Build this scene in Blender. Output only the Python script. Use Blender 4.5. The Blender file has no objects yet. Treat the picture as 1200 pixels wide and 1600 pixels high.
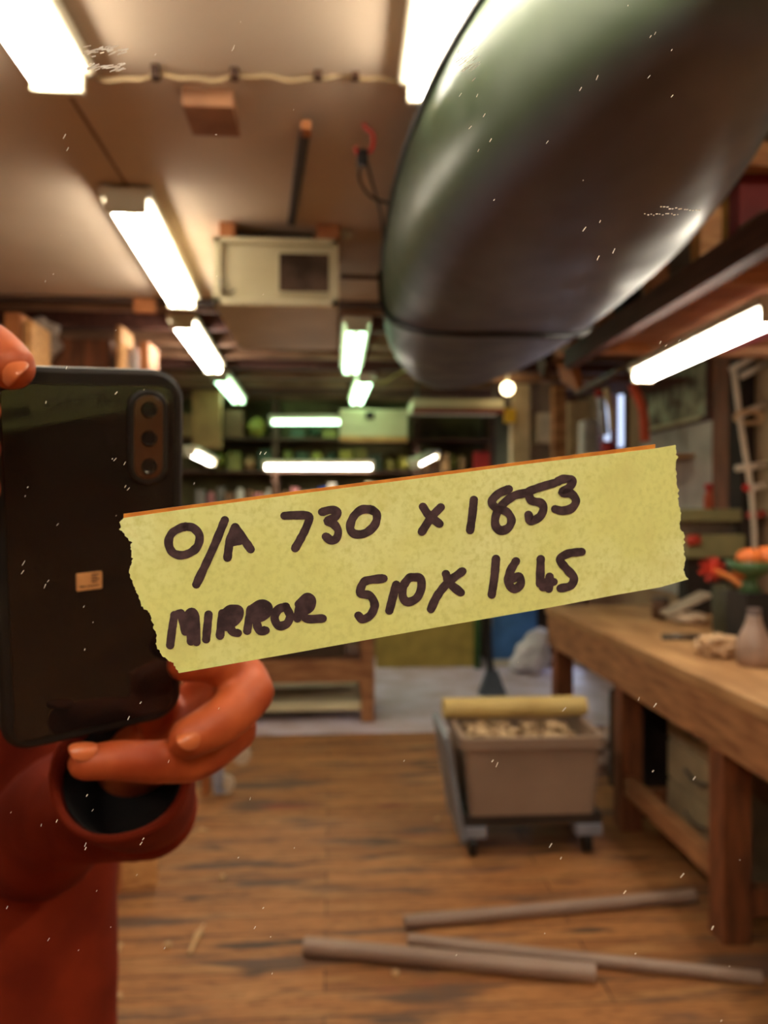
import bpy, bmesh, math, random
from mathutils import Vector, Matrix, noise
random.seed(7)
S = bpy.context.scene
COL = S.collection
# ------------------------------------------------------------------ camera
CAM = Vector((0, 0, 1.45))
YAW, PITCH = math.atan(80 / 1200), math.atan(-5 / 1200)
cd = bpy.data.cameras.new('camera'); cam = bpy.data.objects.new('camera', cd); COL.objects.link(cam)
cam.location = CAM; cam.rotation_euler = (math.pi / 2 + PITCH, 0, -YAW)
cd.sensor_fit = 'HORIZONTAL'; cd.sensor_width = 36; cd.lens = 36; cd.clip_start = .01; cd.clip_end = 60
cd.dof.use_dof = True; cd.dof.focus_distance = .186; cd.dof.aperture_fstop = 19
S.camera = cam
CR = cam.rotation_euler.to_matrix()
# ------------------------------------------------------------------ world, exposure
w = bpy.data.worlds.new('world'); S.world = w; w.use_nodes = True
w.node_tree.nodes['Background'].inputs[0].default_value = (1, .72, .45, 1)
w.node_tree.nodes['Background'].inputs[1].default_value = .12
S.view_settings.view_transform = 'Standard'; S.view_settings.look = 'None'
S.view_settings.gamma = 1; S.view_settings.use_curve_mapping = False
S.view_settings.exposure = 0.42
S.cycles.use_denoising = True
S.cycles.max_bounces = 8
WARM, GREEN = (1, .92, .78), (.55, 1, .62)
TUBE_E = 24.0

# ------------------------------------------------------------------ pixel helpers: a pixel's ray met with a plane of the place
def ray(px, py): return CR @ Vector(((px - 600) / 1200, (800 - py) / 1200, -1))
def W(px, py, Y): r = ray(px, py); return CAM + r * (Y / r.y)
def H(px, py, z): r = ray(px, py); return CAM + r * ((z - CAM.z) / r.z)
def XX(px, py, x): r = ray(px, py); return CAM + r * (x / r.x)
# mirror plane
MD = .18
MN = ray(230, 645).normalized()
def MP(px, py, lift=0.0): r = ray(px, py); return CAM + r * ((MD - lift) / r.dot(MN))

# ------------------------------------------------------------------ materials
MATS = {}
def mat(name, col, rough=.6, col2=None, scale=8, stretch=(1, 1, 1), bump=0.0, metal=0, spec=.4, detail=4, lo=.35, hi=.65):
    if name in MATS: return MATS[name]
    m = bpy.data.materials.new(name); m.use_nodes = True; nt = m.node_tree; b = nt.nodes['Principled BSDF']
    b.inputs['Roughness'].default_value = rough; b.inputs['Metallic'].default_value = metal
    b.inputs['Specular IOR Level'].default_value = spec
    if col2 is None: col2 = tuple(c * .72 for c in col)
    tc = nt.nodes.new('ShaderNodeTexCoord'); mp = nt.nodes.new('ShaderNodeMapping'); mp.inputs['Scale'].default_value = stretch
    nz = nt.nodes.new('ShaderNodeTexNoise'); nz.inputs['Scale'].default_value = scale; nz.inputs['Detail'].default_value = detail
    cr = nt.nodes.new('ShaderNodeValToRGB'); cr.color_ramp.elements[0].position = lo; cr.color_ramp.elements[1].position = hi
    cr.color_ramp.elements[0].color = (*col2, 1); cr.color_ramp.elements[1].color = (*col, 1)
    nt.links.new(tc.outputs['Object'], mp.inputs[0]); nt.links.new(mp.outputs[0], nz.inputs['Vector'])
    nt.links.new(nz.outputs['Fac'], cr.inputs[0]); nt.links.new(cr.outputs[0], b.inputs['Base Color'])
    if bump:
        bp = nt.nodes.new('ShaderNodeBump'); bp.inputs['Strength'].default_value = bump; bp.inputs['Distance'].default_value = .01
        nt.links.new(nz.outputs['Fac'], bp.inputs['Height']); nt.links.new(bp.outputs[0], b.inputs['Normal'])
    MATS[name] = m; return m
def emis(name, col, e):
    if name in MATS: return MATS[name]
    m = bpy.data.materials.new(name); m.use_nodes = True; nt = m.node_tree
    b = nt.nodes['Principled BSDF']; b.inputs['Base Color'].default_value = (.9, .9, .85, 1)
    b.inputs['Emission Color'].default_value = (*col, 1); b.inputs['Emission Strength'].default_value = e
    MATS[name] = m; return m
def srgb(r, g, b):
    return tuple(((c / 255) / 12.92 if c / 255 <= .04045 else ((c / 255 + .055) / 1.055) ** 2.4) for c in (r, g, b))
def flat(name, r, g, b, rough=.6, **k): return mat(name, srgb(r, g, b), rough, **k)
wood = mat('wood_bench', srgb(176, 124, 82), .6, srgb(132, 86, 54), 6, (1, 1, 6), .1)
woodL = mat('wood_light', srgb(214, 162, 104), .6, srgb(176, 122, 72), 7, (1, 6, 6), .1)
woodD = mat('wood_dark', srgb(92, 62, 44), .7, srgb(56, 38, 28), 5, (1, 8, 8), .1)
woodR = mat('wood_red', srgb(136, 80, 48), .6, srgb(98, 56, 34), 6, (6, 6, 1), .1)
woodP = mat('wood_plum', srgb(106, 66, 56), .65, srgb(76, 46, 40), 5, (8, 1, 8), .1)
woodO = mat('wood_orange', srgb(182, 116, 68), .6, srgb(150, 88, 46), 6)
white = mat('white_enamel', srgb(222, 214, 190), .4, srgb(204, 194, 168), 3)
cream = mat('cream_paint', srgb(214, 204, 168), .5, srgb(192, 180, 142), 3)
steel = mat('steel', srgb(120, 112, 104), .35, srgb(90, 84, 78), 9, metal=.7)
black = mat('black_plastic', (.012, .011, .011), .35, (.006, .006, .006), 5)
dark = mat('dark_clutter', srgb(48, 36, 28), .8, srgb(24, 18, 14), 5)

# ------------------------------------------------------------------ mesh helpers
def nb(): return bmesh.new()
def box(bm, lo, hi, bev=0.0, M=None):
    r = bmesh.ops.create_cube(bm, size=1); vs = r['verts']
    lo, hi = Vector(lo), Vector(hi); c = (lo + hi) / 2; d = hi - lo
    for v in vs: v.co = Vector((v.co.x * d.x, v.co.y * d.y, v.co.z * d.z)) + c
    if bev:
        es = list({e for v in vs for e in v.link_edges})
        r2 = bmesh.ops.bevel(bm, geom=es, offset=bev, segments=2, affect='EDGES', profile=.5)
        vs = list({v for f in r2['faces'] for v in f.verts} | {v for v in vs if v.is_valid})
    if M is not None:
        for v in vs: v.co = M @ v.co
    return bm
def ring_tube(bm, pts, rad, n=12, caps=True, flatz=1.0, up=None):
    pts = [Vector(p) for p in pts]; m = len(pts)
    rad = rad if isinstance(rad, (list, tuple)) else [rad] * m
    rings = []; prev = None
    for i, p in enumerate(pts):
        t = (pts[min(i + 1, m - 1)] - pts[max(i - 1, 0)]).normalized()
        a = up or prev or (Vector((0, 0, 1)) if abs(t.z) < .9 else Vector((1, 0, 0)))
        u = (a - t * a.dot(t)).normalized(); v = t.cross(u); prev = u
        rings.append([bm.verts.new(p + (u * math.cos(k / n * 2 * math.pi) * flatz + v * math.sin(k / n * 2 * math.pi)) * rad[i]) for k in range(n)])
    for i in range(m - 1):
        for k in range(n):
            bm.faces.new((rings[i][k], rings[i][(k + 1) % n], rings[i + 1][(k + 1) % n], rings[i + 1][k]))
    if caps: bm.faces.new(rings[0][::-1]); bm.faces.new(rings[-1])
    return bm
def lathe(bm, prof, c, n=20, ax=None):
    c = Vector(c); q = Vector((0, 0, 1)).rotation_difference(Vector(ax)) if ax else None
    rings = []
    for r, z in prof:
        ring = []
        for k in range(n):
            p = Vector((r * math.cos(k / n * 2 * math.pi), r * math.sin(k / n * 2 * math.pi), z))
            ring.append(bm.verts.new(c + (q @ p if q else p)))
        rings.append(ring)
    for i in range(len(rings) - 1):
        for k in range(n): bm.faces.new((rings[i][k], rings[i][(k + 1) % n], rings[i + 1][(k + 1) % n], rings[i + 1][k]))
    bm.faces.new(rings[0][::-1]); bm.faces.new(rings[-1]); return bm
def blob(bm, c, r, sub=3, amt=.25, fr=2.0, seed=0.0):
    rr = bmesh.ops.create_icosphere(bm, subdivisions=sub, radius=1); r = Vector(r) if not isinstance(r, (int, float)) else Vector((r, r, r))
    for v in rr['verts']:
        k = 1 + amt * noise.noise(v.co * fr + Vector((seed, seed * 2, 1))) + amt * .5 * noise.noise(v.co * fr * 2.7 + Vector((seed, 3, 1)))
        v.co = Vector((v.co.x * r.x * k, v.co.y * r.y * k, v.co.z * r.z * k)) + Vector(c)
    return bm
def spline(P, n=8):
    P = [Vector(p) for p in P]; out = []
    Q = [P[0] * 2 - P[1]] + P + [P[-1] * 2 - P[-2]]
    for i in range(1, len(Q) - 2):
        for k in range(n):
            t = k / n
            out.append(.5 * ((2 * Q[i]) + (Q[i + 1] - Q[i - 1]) * t + (2 * Q[i - 1] - 5 * Q[i] + 4 * Q[i + 1] - Q[i + 2]) * t * t + (3 * Q[i] - Q[i - 1] - 3 * Q[i + 1] + Q[i + 2]) * t ** 3))
    out.append(P[-1]); return out
def prism(bm, outline, nrm, th):
    nrm = Vector(nrm); a = [bm.verts.new(Vector(p)) for p in outline]; b = [bm.verts.new(Vector(p) + nrm * th) for p in outline]
    bm.faces.new(a); bm.faces.new(b[::-1]); n = len(a)
    for i in range(n): bm.faces.new((a[i], b[i], b[(i + 1) % n], a[(i + 1) % n]))
    return bm
def tag(o, label=None, cat=None, group=None, kind=None):
    if label: o['label'] = label
    if cat: o['category'] = cat
    if group: o['group'] = group
    if kind: o['kind'] = kind
    return o
def obj(name, bm, m, parent=None, label=None, cat=None, group=None, kind=None, smooth=False, origin=None):
    if isinstance(bm, bmesh.types.BMesh):
        bmesh.ops.recalc_face_normals(bm, faces=bm.faces)
        me = bpy.data.meshes.new(name); bm.to_mesh(me); bm.free()
    else: me = bm
    if smooth:
        for p in me.polygons: p.use_smooth = True
    o = bpy.data.objects.new(name, me); COL.objects.link(o)
    me.materials.append(m)
    if parent is not None:
        off = Vector((0, 0, 0)); q = parent
        while q is not None: off += q.location; q = q.parent
        me.transform(Matrix.Translation(-off)); o.parent = parent
    else:
        xs = [v.co for v in me.vertices]
        c = Vector(origin) if origin else Vector(((min(v.x for v in xs) + max(v.x for v in xs)) / 2, (min(v.y for v in xs) + max(v.y for v in xs)) / 2, min(v.z for v in xs)))
        me.transform(Matrix.Translation(-c)); o.location = c
    return tag(o, label, cat, group, kind)
def thing(name, loc, label, cat, group=None):
    o = bpy.data.objects.new(name, None); COL.objects.link(o); o.location = loc; o.empty_display_size = .05
    return tag(o, label, cat, group)
def tbox(name, lo, hi, m, label, cat, group=None, bev=.003): return obj(name, box(nb(), lo, hi, bev), m, None, label, cat, group)
def pbox(name, lo, hi, m, parent, bev=.003, **k): return obj(name, box(nb(), lo, hi, bev), m, parent, **k)
def struct(name, lo, hi, m): return obj(name, box(nb(), lo, hi), m, kind='structure')
def remesh(bm, voxel, smooth=4):
    me = bpy.data.meshes.new('t'); bm.to_mesh(me); bm.free(); o = bpy.data.objects.new('t', me); COL.objects.link(o)
    a = o.modifiers.new('r', 'REMESH'); a.mode = 'VOXEL'; a.voxel_size = voxel
    b = o.modifiers.new('s', 'SMOOTH'); b.iterations = smooth; b.factor = .6
    dg = bpy.context.evaluated_depsgraph_get(); dg.update()
    out = bpy.data.meshes.new_from_object(o.evaluated_get(dg)); bpy.data.objects.remove(o)
    return out
def chain(bm, pts, rads, n=6):
    s = spline(pts, n); m = len(s)
    for i, p in enumerate(s):
        f = i / (m - 1) * (len(rads) - 1); k = min(int(f), len(rads) - 2); r = rads[k] + (rads[k + 1] - rads[k]) * (f - k)
        bmesh.ops.create_icosphere(bm, subdivisions=3, radius=r, matrix=Matrix.Translation(p))
    return bm

# ================================================================== the room
RW, LW, BW, FW, CZ = 2.35, -2.5, 7.5, -3.2, 2.5
# floor boards (run across the room), worn and stained
fm = bpy.data.materials.new('floor_boards'); fm.use_nodes = True; nt = fm.node_tree; L = nt.links; N = nt.nodes.new
bs = nt.nodes['Principled BSDF']; bs.inputs['Roughness'].default_value = .55; bs.inputs['Specular IOR Level'].default_value = .3
tc = N('ShaderNodeTexCoord'); br = N('ShaderNodeTexBrick')
br.inputs['Scale'].default_value = 1; br.inputs['Brick Width'].default_value = 1.7; br.inputs['Row Height'].default_value = .11
br.inputs['Mortar Size'].default_value = .003; br.inputs['Color1'].default_value = (*srgb(168, 112, 66), 1); br.inputs['Color2'].default_value = (*srgb(140, 90, 52), 1)
br.inputs['Mortar'].default_value = (*srgb(60, 40, 26), 1); L.new(tc.outputs['Object'], br.inputs['Vector'])
def nz(scale, st, det=5):
    mp = N('ShaderNodeMapping'); mp.inputs['Scale'].default_value = st; n_ = N('ShaderNodeTexNoise'); n_.inputs['Scale'].default_value = scale; n_.inputs['Detail'].default_value = det
    L.new(tc.outputs['Object'], mp.inputs[0]); L.new(mp.outputs[0], n_.inputs['Vector']); return n_.outputs['Fac']
def ramp(src, a, b):
    r = N('ShaderNodeMapRange'); r.inputs['From Min'].default_value = a; r.inputs['From Max'].default_value = b; L.new(src, r.inputs['Value']); return r.outputs['Result']
def mixc(fac, a, col):
    m = N('ShaderNodeMix'); m.data_type = 'RGBA'; L.new(fac, m.inputs['Factor']); L.new(a, m.inputs[6])
    if isinstance(col, tuple): m.inputs[7].default_value = (*col, 1)
    else: L.new(col, m.inputs[7])
    return m.outputs[2]
c = mixc(ramp(nz(5, (.5, 4, 1)), .5, .75), br.outputs['Color'], srgb(186, 136, 86))
c = mixc(ramp(nz(2.2, (.8, 4.5, 1)), .54, .64), c, srgb(96, 72, 60))
c = mixc(ramp(nz(3.1, (.9, 6, 1)), .60, .68), c, srgb(70, 54, 46))
c = mixc(ramp(nz(26, (.6, 5, 1), 6), .48, .72), c, srgb(112, 74, 44))
c = mixc(ramp(nz(1.7, (.8, 3.2, 1), 3), .66, .72), c, srgb(126, 66, 50))
L.new(c, bs.inputs['Base Color'])
struct('floor', (LW, FW, -.06), (RW + .1, 4.95, 0), fm)
tinted_floor = mat('floor_daylight_tint', srgb(212, 200, 216), .5, srgb(184, 164, 166), 4)  # cool daylight on the far floor put into its pale lilac colour
o = struct('floor', (LW, 4.95, -.06), (RW + .1, BW, 0), tinted_floor)
ceilm = mat('ceiling_paint', srgb(214, 194, 172), .75, srgb(202, 180, 156), 1.5)
struct('ceiling', (LW, FW, CZ), (1.12, 3.9, CZ + .05), ceilm)
ceilU = mat('ceiling_upper', srgb(150, 116, 88), .8, srgb(112, 84, 62), 3)
struct('ceiling', (LW, 3.9, CZ + .16), (RW, BW, CZ + .2), ceilU)
struct('ceiling', (1.12, FW, 2.78), (RW, 3.9, 2.82), ceilU)
struct('trim_1', (1.1, FW, CZ), (1.13, 3.9, 2.8), woodD)
struct('trim_2', (-.671, .2, CZ - .003), (-.661, 3.9, CZ), flat('seam', 130, 100, 78))
struct('trim_3', (LW, 3.88, CZ - .02), (1.12, 3.96, CZ + .17), woodD)
wl = mat('wall_paint', srgb(150, 120, 92), .8, srgb(118, 92, 68), 2)
wr = mat('wall_board', srgb(170, 140, 108), .8, srgb(140, 110, 82), 2.5)
wb = mat('wall_far', srgb(122, 116, 74), .8, srgb(84, 76, 50), 3)
struct('wall_left', (LW - .06, FW, 0), (LW, BW, 2.8), wl)
struct('wall_back', (LW, BW, 0), (RW, BW + .06, 2.8), wb)
struct('wall_front', (LW, FW - .06, 0), (RW, FW, 2.8), wl)
# right wall with an opening for the window
WY0, WY1, WZ0, WZ1 = 6.0, 6.6, 1.95, 2.5
rwb = nb(); box(rwb, (RW, FW, 0), (RW + .06, WY0, 2.8)); box(rwb, (RW, WY1, 0), (RW + .06, BW, 2.8)); box(rwb, (RW, WY0, 0), (RW + .06, WY1, WZ0)); box(rwb, (RW, WY0, WZ1), (RW + .06, WY1, 2.8))
obj('wall_right', rwb, wr, kind='structure')
sky = emis('window_daylight', (.55, .68, 1), 1.2)
wnb = nb(); box(wnb, (RW + .03, WY0, WZ0), (RW + .04, WY1, WZ1))
win = obj('window_1', wnb, sky, kind='structure')
fb = nb()
for a, b in (((WY0 - .03, WZ0 - .03), (WY1 + .03, WZ0)), ((WY0 - .03, WZ1), (WY1 + .03, WZ1 + .03)), ((WY0 - .03, WZ0), (WY0, WZ1)), ((WY1, WZ0), (WY1 + .03, WZ1)), ((WY0 + .28, WZ0), (WY0 + .31, WZ1))):
    box(fb, (RW - .03, a[0], a[1]), (RW + .03, b[0], b[1]))
obj('window_frame', fb, woodP, win)
dg = obj('unseen_door', box(nb(), (RW - .02, 6.95, .1), (RW - .002, 7.42, 1.78)), emis('door_daylight', (.62, .72, 1), 5), kind='structure')  # unseen glazed door, added to bring cool daylight onto rags and floor
dfb = nb()
for lo, hi in (((6.9, 0), (6.95, 1.84)), ((7.42, 0), (7.47, 1.84)), ((6.95, 1.78), (7.42, 1.84)), ((6.95, 0), (7.42, .1)), ((6.95, .48), (7.42, .70))): box(dfb, (RW - .05, lo[0], lo[1]), (RW, hi[0], hi[1]))
obj('door_frame', dfb, woodP, dg)
# joists of the far ceiling
joist = mat('joist_wood', srgb(150, 112, 86), .7, srgb(110, 78, 58), 4, (1, 8, 8))
for i in range(9):
    y = 4.05 + i * .41
    o = obj('ceiling_joist', box(nb(), (LW, y, CZ - .02), (RW, y + .06 + .02 * (i % 3), CZ + .15), .004), [joist, woodP, joist][i % 3], kind='structure')

# ================================================================== lamps
def lamp(p0, p1, label, group, tint='warm', e=1.0, wd=.13, twin=True, drop=.06):
    p0, p1 = Vector(p0), Vector(p1); d = (p1 - p0); Ln = d.length; t = d.normalized(); s = t.cross(Vector((0, 0, 1))).normalized(); u = s.cross(t).normalized()
    R = Matrix((t, s, u)).transposed().to_4x4(); M = Matrix.Translation((p0 + p1) / 2) @ R
    th = thing('tube_lamp', (p0 + p1) / 2 + u * drop, label, 'ceiling lamp', group)
    h = nb(); box(h, (-Ln / 2 - .005, -wd * .62, drop - .036), (Ln / 2 + .005, wd * .62, drop), .008, M); obj('housing', h, white, th)
    em = emis('tube_' + tint + '_%g' % e, WARM if tint == 'warm' else GREEN, TUBE_E * e)
    for q in ((-1, 1) if twin else (0,)):
        b = nb(); ring_tube(b, [M @ Vector((-Ln / 2 + .02, q * wd * .27, 0)), M @ Vector((Ln / 2 - .02, q * wd * .27, 0))], .019 if twin else .02, 12)
        obj('tube', b, em, th, smooth=True)
    for e_ in (-1, 1):
        b = nb(); x = e_ * (Ln / 2 - .008); box(b, (x - .012, -wd * .46, -.024), (x + .012, wd * .46, drop - .03), .004, M); obj('end_cap', b, white, th)
    return th
LH = CZ - .07
lamp((-.632, .62, LH), (-.632, 1.83, LH), 'large white twin tube lamp in the top left corner, nearest of the left row', 'ceiling lamps in the left row', e=1.0)
lamp((-.667, 2.53, LH), (-.72, 3.74, LH), 'white twin tube lamp beside the cream cabinet, second of the left row', 'ceiling lamps in the left row', wd=.14)
lamp((-.80, 4.15, LH), (-.84, 5.5, LH), 'white tube lamp under the dark joists, third of the left row', 'ceiling lamps in the left row')
lamp((-.85, 5.85, LH), (-.86, 7.1, LH), 'green tinted tube lamp at the far end of the left row', 'ceiling lamps in the left row', 'green', .22)
lamp((.215, .6, LH), (.235, 1.82, LH), 'large white tube lamp at the top, partly behind the green canoe', 'ceiling lamps in the right row')
lamp((.13, 4.15, LH), (.13, 5.5, LH), 'green tinted tube lamp right of the cream cabinet under the joists', 'ceiling lamps in the right row', 'green', .22)
lamp((.25, 5.85, LH), (.22, 7.1, LH), 'short white green tube lamp farthest in the right row', 'ceiling lamps in the right row', 'green', .35)
lamp(W(422, 660, 6.93), W(534, 660, 6.93), 'pale green tube lamp hung across the room, the upper of two', 'lamps across the far end', 'green', .25, twin=False)
lamp(W(412, 730, 6.99), W(583, 730, 6.99), 'long white tube lamp hung across above the tape, the lower of two', 'lamps across the far end', 'warm', 1, twin=False)
lamp(W(296, 708, 6.2), W(330, 724, 6.9), 'short warm lamp just right of the phone edge', 'small lamps by the far shelves', 'warm', .7, wd=.1, twin=False)
lamp(W(648, 728, 6.4), W(678, 713, 7.02), 'short yellowish lamp above the tape near the red tin', 'small lamps by the far shelves', 'warm', .7, wd=.1, twin=False)
lamp(W(1003, 590, 3.25), W(1215, 492, 2.25), 'long bright tube lamp slanting under the overhead rack at right', 'lamp under the rack', wd=.10, e=1.25)
# lamps of the part of the room the camera stands in
lamp((-.667, -1.5, LH), (-.667, -.3, LH), 'white twin tube lamp behind the viewer in the left row', 'ceiling lamps behind the viewer', e=1.35)
lamp((.3, -1.5, LH), (.3, -.3, LH), 'white twin tube lamp behind the viewer in the right row', 'ceiling lamps behind the viewer', e=1.35)

lamp((1.6, -.6, 2.69), (1.6, .6, 2.69), 'added unseen twin tube lamp high at right behind the viewer', 'ceiling lamps behind the viewer', e=1.35)  # added out of view to light the rack from the front
lamp((1.8, .7, 2.69), (1.8, 1.8, 2.69), 'added unseen twin tube lamp over the rack, right of the view', 'ceiling lamps behind the viewer', e=.7)  # extra lamp out of view, added to brighten the rack posts
# ================================================================== mirror with its frame, the tape
MU = (Vector((0, 0, 1)) - MN * MN.z).normalized(); MR = MN.cross(MU).normalized()
mc = CAM + MN * MD
base = mc + MU * ((-mc.z + .012) / MU.z)          # where the mirror plane meets the floor
MM = Matrix((MR, MN, MU)).transposed().to_4x4(); MM.translation = base + MR * .03
mir = thing('mirror', base + MR * .03, 'tall framed mirror with fine scratches that the yellow tape is stuck to', 'mirror')
cl = bpy.data.materials.new('clear_glass'); cl.use_nodes = True; cl.node_tree.nodes.clear()
a = cl.node_tree.nodes.new('ShaderNodeBsdfTransparent'); a.inputs[0].default_value = (.985, .98, .97, 1); b = cl.node_tree.nodes.new('ShaderNodeOutputMaterial'); cl.node_tree.links.new(a.outputs[0], b.inputs[0])
obj('mirror_glass', box(nb(), (-.265, .0012, .095), (.265, .004, 1.755), 0, MM), cl, mir)
for nm, lo, hi in (('frame_rail', (-.365, -.01, 0), (.365, .02, .104)), ('frame_rail', (-.365, -.01, 1.749), (.365, .02, 1.853)), ('frame_stile', (-.365, -.01, .104), (-.255, .02, 1.749)), ('frame_stile', (.255, -.01, .104), (.365, .02, 1.749))):
    obj(nm, box(nb(), lo, hi, .004, MM), woodL, mir)
scr = nb(); rnd = random.Random(3)
def scratch(px, py, ln, ang, wd=1.1):
    dx, dy = math.cos(ang) * ln / 2, -math.sin(ang) * ln / 2; nx, ny = math.sin(ang) * wd / 2, math.cos(ang) * wd / 2
    prism(scr, [MP(px - dx - nx, py - dy - ny, -.0003), MP(px + dx - nx, py + dy - ny, -.0003), MP(px + dx + nx, py + dy + ny, -.0003), MP(px - dx + nx, py - dy + ny, -.0003)], MN, .00008)
for (x0, y0, x1, y1, n) in ((132, 72, 195, 84, 38), (138, 99, 195, 110, 34), (60, 60, 150, 120, 14)):
    for i in range(n): scratch(rnd.uniform(x0, x1), rnd.uniform(y0, y1), rnd.uniform(5, 14), rnd.uniform(.1, .5), rnd.uniform(1.0, 2.0))
for i in range(14): scratch(1033 + i * 4.6 + rnd.uniform(-1, 1), 324 + rnd.uniform(-1.5, 2.5) + i * .25, rnd.uniform(1.5, 4), .1, 1.5)
for i in range(12): scratch(1008 + i * 4.6 + rnd.uniform(-1, 1), 334.5 + rnd.uniform(-1, 2), rnd.uniform(1.5, 4), .1, 1.3)
for (x, y) in ((1017, 57), (1025, 52), (932, 121), (907, 139), (745, 149), (740, 124), (756, 180), (736, 199), (766, 219), (746, 235), (857, 222), (913, 358), (937, 346), (933, 403), (958, 392), (1013, 120), (1052, 150), (363, 77), (366, 73), (102, 213), (106, 233), (1034, 535), (1041, 540), (1062, 532), (181, 718), (195, 724), (182, 614), (197, 760), (200, 764), (406, 708), (413, 708), (34, 894), (36, 880), (77, 908), (72, 916), (199, 1122), (218, 1098), (222, 1311), (222, 1318), (132, 1326), (132, 1320), (89, 1283), (12, 1418), (75, 1468), (135, 1243), (769, 1189), (776, 1195), (1022, 1102), (1000, 1092), (880, 1110), (884, 1107), (1020, 1205), (1086, 1216), (860, 1321), (878, 1341), (1068, 1368), (978, 1394), (1113, 1450), (720, 148), (715, 80)):
    scratch(x + rnd.uniform(-2, 2), y, rnd.uniform(4, 9), rnd.uniform(.8, 1.2), rnd.uniform(.8, 1.4))
for i in range(36): scratch(rnd.uniform(0, 420), rnd.uniform(420, 1560), rnd.uniform(2, 5), rnd.uniform(.7, 1.3), .8)
for i in range(28): scratch(rnd.uniform(0, 1200), rnd.uniform(0, 1600), rnd.uniform(1.5, 3.5), rnd.uniform(.7, 1.3), .9)
for i in range(20): scratch(rnd.uniform(715, 745), rnd.uniform(75, 110), rnd.uniform(4, 22), .65, .6)
obj('scratches', scr, mat('scratch', srgb(255, 250, 240), .3, srgb(225, 212, 195), 400), mir, kind='stuff')

# tape: one torn strip, corners measured on the mirror's plane
def jag(pts, amp, n, sd):
    out = []
    for i in range(len(pts) - 1):
        (x0, y0), (x1, y1) = pts[i], pts[i + 1]; L_ = math.hypot(x1 - x0, y1 - y0); k = max(1, int(L_ / n))
        for j in range(k):
            t = j / k; nx, ny = -(y1 - y0) / L_, (x1 - x0) / L_
            a_ = amp * (noise.noise(Vector((x0 + (x1 - x0) * t, y0 + (y1 - y0) * t, sd)) * .16) + .8 * noise.noise(Vector((x0 + (x1 - x0) * t, y0 + (y1 - y0) * t, sd)) * .45))
            out.append((x0 + (x1 - x0) * t + nx * a_, y0 + (y1 - y0) * t + ny * a_))
    return out
c5 = lambda x, y: (150 + x / 2.4, 660 + y / 2.4); c6 = lambda x, y: (620 + x / 2.4, 660 + y / 2.4)
left = [c5(*p) for p in ((105, 358), (88, 375), (92, 405), (115, 425), (134, 450), (130, 480), (137, 510), (122, 560), (135, 600), (155, 640), (170, 690), (200, 715), (215, 760), (228, 800), (225, 840), (250, 875), (285, 900), (312, 940))]
right = [c6(*p) for p in ((1088, 590), (1078, 555), (1082, 510), (1075, 470), (1080, 420), (1060, 390), (1065, 350), (1058, 300), (1052, 240), (1045, 180), (1052, 130), (1045, 85))]
outl = jag(left, 2.6, 2, 1) + [c5(312, 940), (450, 1022), (650, 986), (850, 951), (966, 929), (1030, 918)] + jag(right, 2.4, 2, 5) + [right[-1], (1022, 701), (840, 723), (650, 748), (450, 774), (300, 794)]
tm = bpy.data.materials.new('masking_tape'); tm.use_nodes = True; nt = tm.node_tree; L = nt.links; N = nt.nodes.new
bs = nt.nodes['Principled BSDF']; bs.inputs['Roughness'].default_value = .75; bs.inputs['Specular IOR Level'].default_value = .2
tc = N('ShaderNodeTexCoord')
c1 = N('ShaderNodeRGB'); c1.outputs[0].default_value = (*srgb(222, 224, 140), 1)
c = mixc(ramp(nz(22, (1, 1, 1), 5), .42, .62), c1.outputs[0], srgb(230, 234, 168))
c = mixc(ramp(nz(650, (1, 1, 1), 3), .45, .75), c, srgb(210, 212, 130))
c = mixc(ramp(nz(70, (1, 1, 1), 6), .55, .78), c, srgb(214, 212, 132))
L.new(c, bs.inputs['Base Color'])
bp = N('ShaderNodeBump'); bp.inputs['Strength'].default_value = .25; bp.inputs['Distance'].default_value = .0004
L.new(nz(500, (1, 1, 1), 4), bp.inputs['Height']); L.new(bp.outputs[0], bs.inputs['Normal'])
tape = obj('masking_tape', prism(nb(), [MP(*p, .0002) for p in outl], MN, .00015), tm, None, 'torn strip of yellow masking tape with black handwriting stuck on the mirror', 'tape')
tb = nb(); prism(tb, [MP(*p, .00003) for p in ((193, 803), (450, 769), (650, 743), (840, 718), (1024, 694), (1024, 704), (840, 728), (650, 753), (450, 779), (193, 814))], MN, .0002)  # thin orange strip following the tape's upper edge
obj('tape_edge', tb, mat('tape_edge', srgb(214, 140, 52), .6, srgb(190, 112, 36), 200), tape, label='orange brown strip along the top edge of the tape')
# handwriting
ink = mat('marker_ink', srgb(78, 58, 62), .5, srgb(48, 34, 38), 420, detail=3, spec=.5)
wr_ = nb(); layer = [0]
def stroke(pts, f, r=6.7, n=7):
    q = [f(*p) for p in pts]; q = [(v.x, v.y) for v in spline([Vector((x, y, 0)) for x, y in q], n)] if len(q) > 1 else q
    layer[0] += 1; lift = .00028 + layer[0] * .0000012; prev = None
    m = len(q)
    for i, (x, y) in enumerate(q):
        x0, y0 = q[max(i - 1, 0)]; x1, y1 = q[min(i + 1, m - 1)]; dl = math.hypot(x1 - x0, y1 - y0) or 1; nx, ny = -(y1 - y0) / dl, (x1 - x0) / dl
        rr = r * (1 + .13 * noise.noise(Vector((x * .12, y * .12, layer[0]))))
        a, b = wr_.verts.new(MP(x + nx * rr, y + ny * rr, lift)), wr_.verts.new(MP(x - nx * rr, y - ny * rr, lift))
        if prev: wr_.faces.new((prev[0], a, b, prev[1]))
        prev = (a, b)
    for (x, y) in (q[0], q[-1]):
        wr_.faces.new([wr_.verts.new(MP(x + math.cos(k / 12 * 6.283) * r, y + math.sin(k / 12 * 6.283) * r * .95, lift + .0000006)) for k in range(12)])
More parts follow.
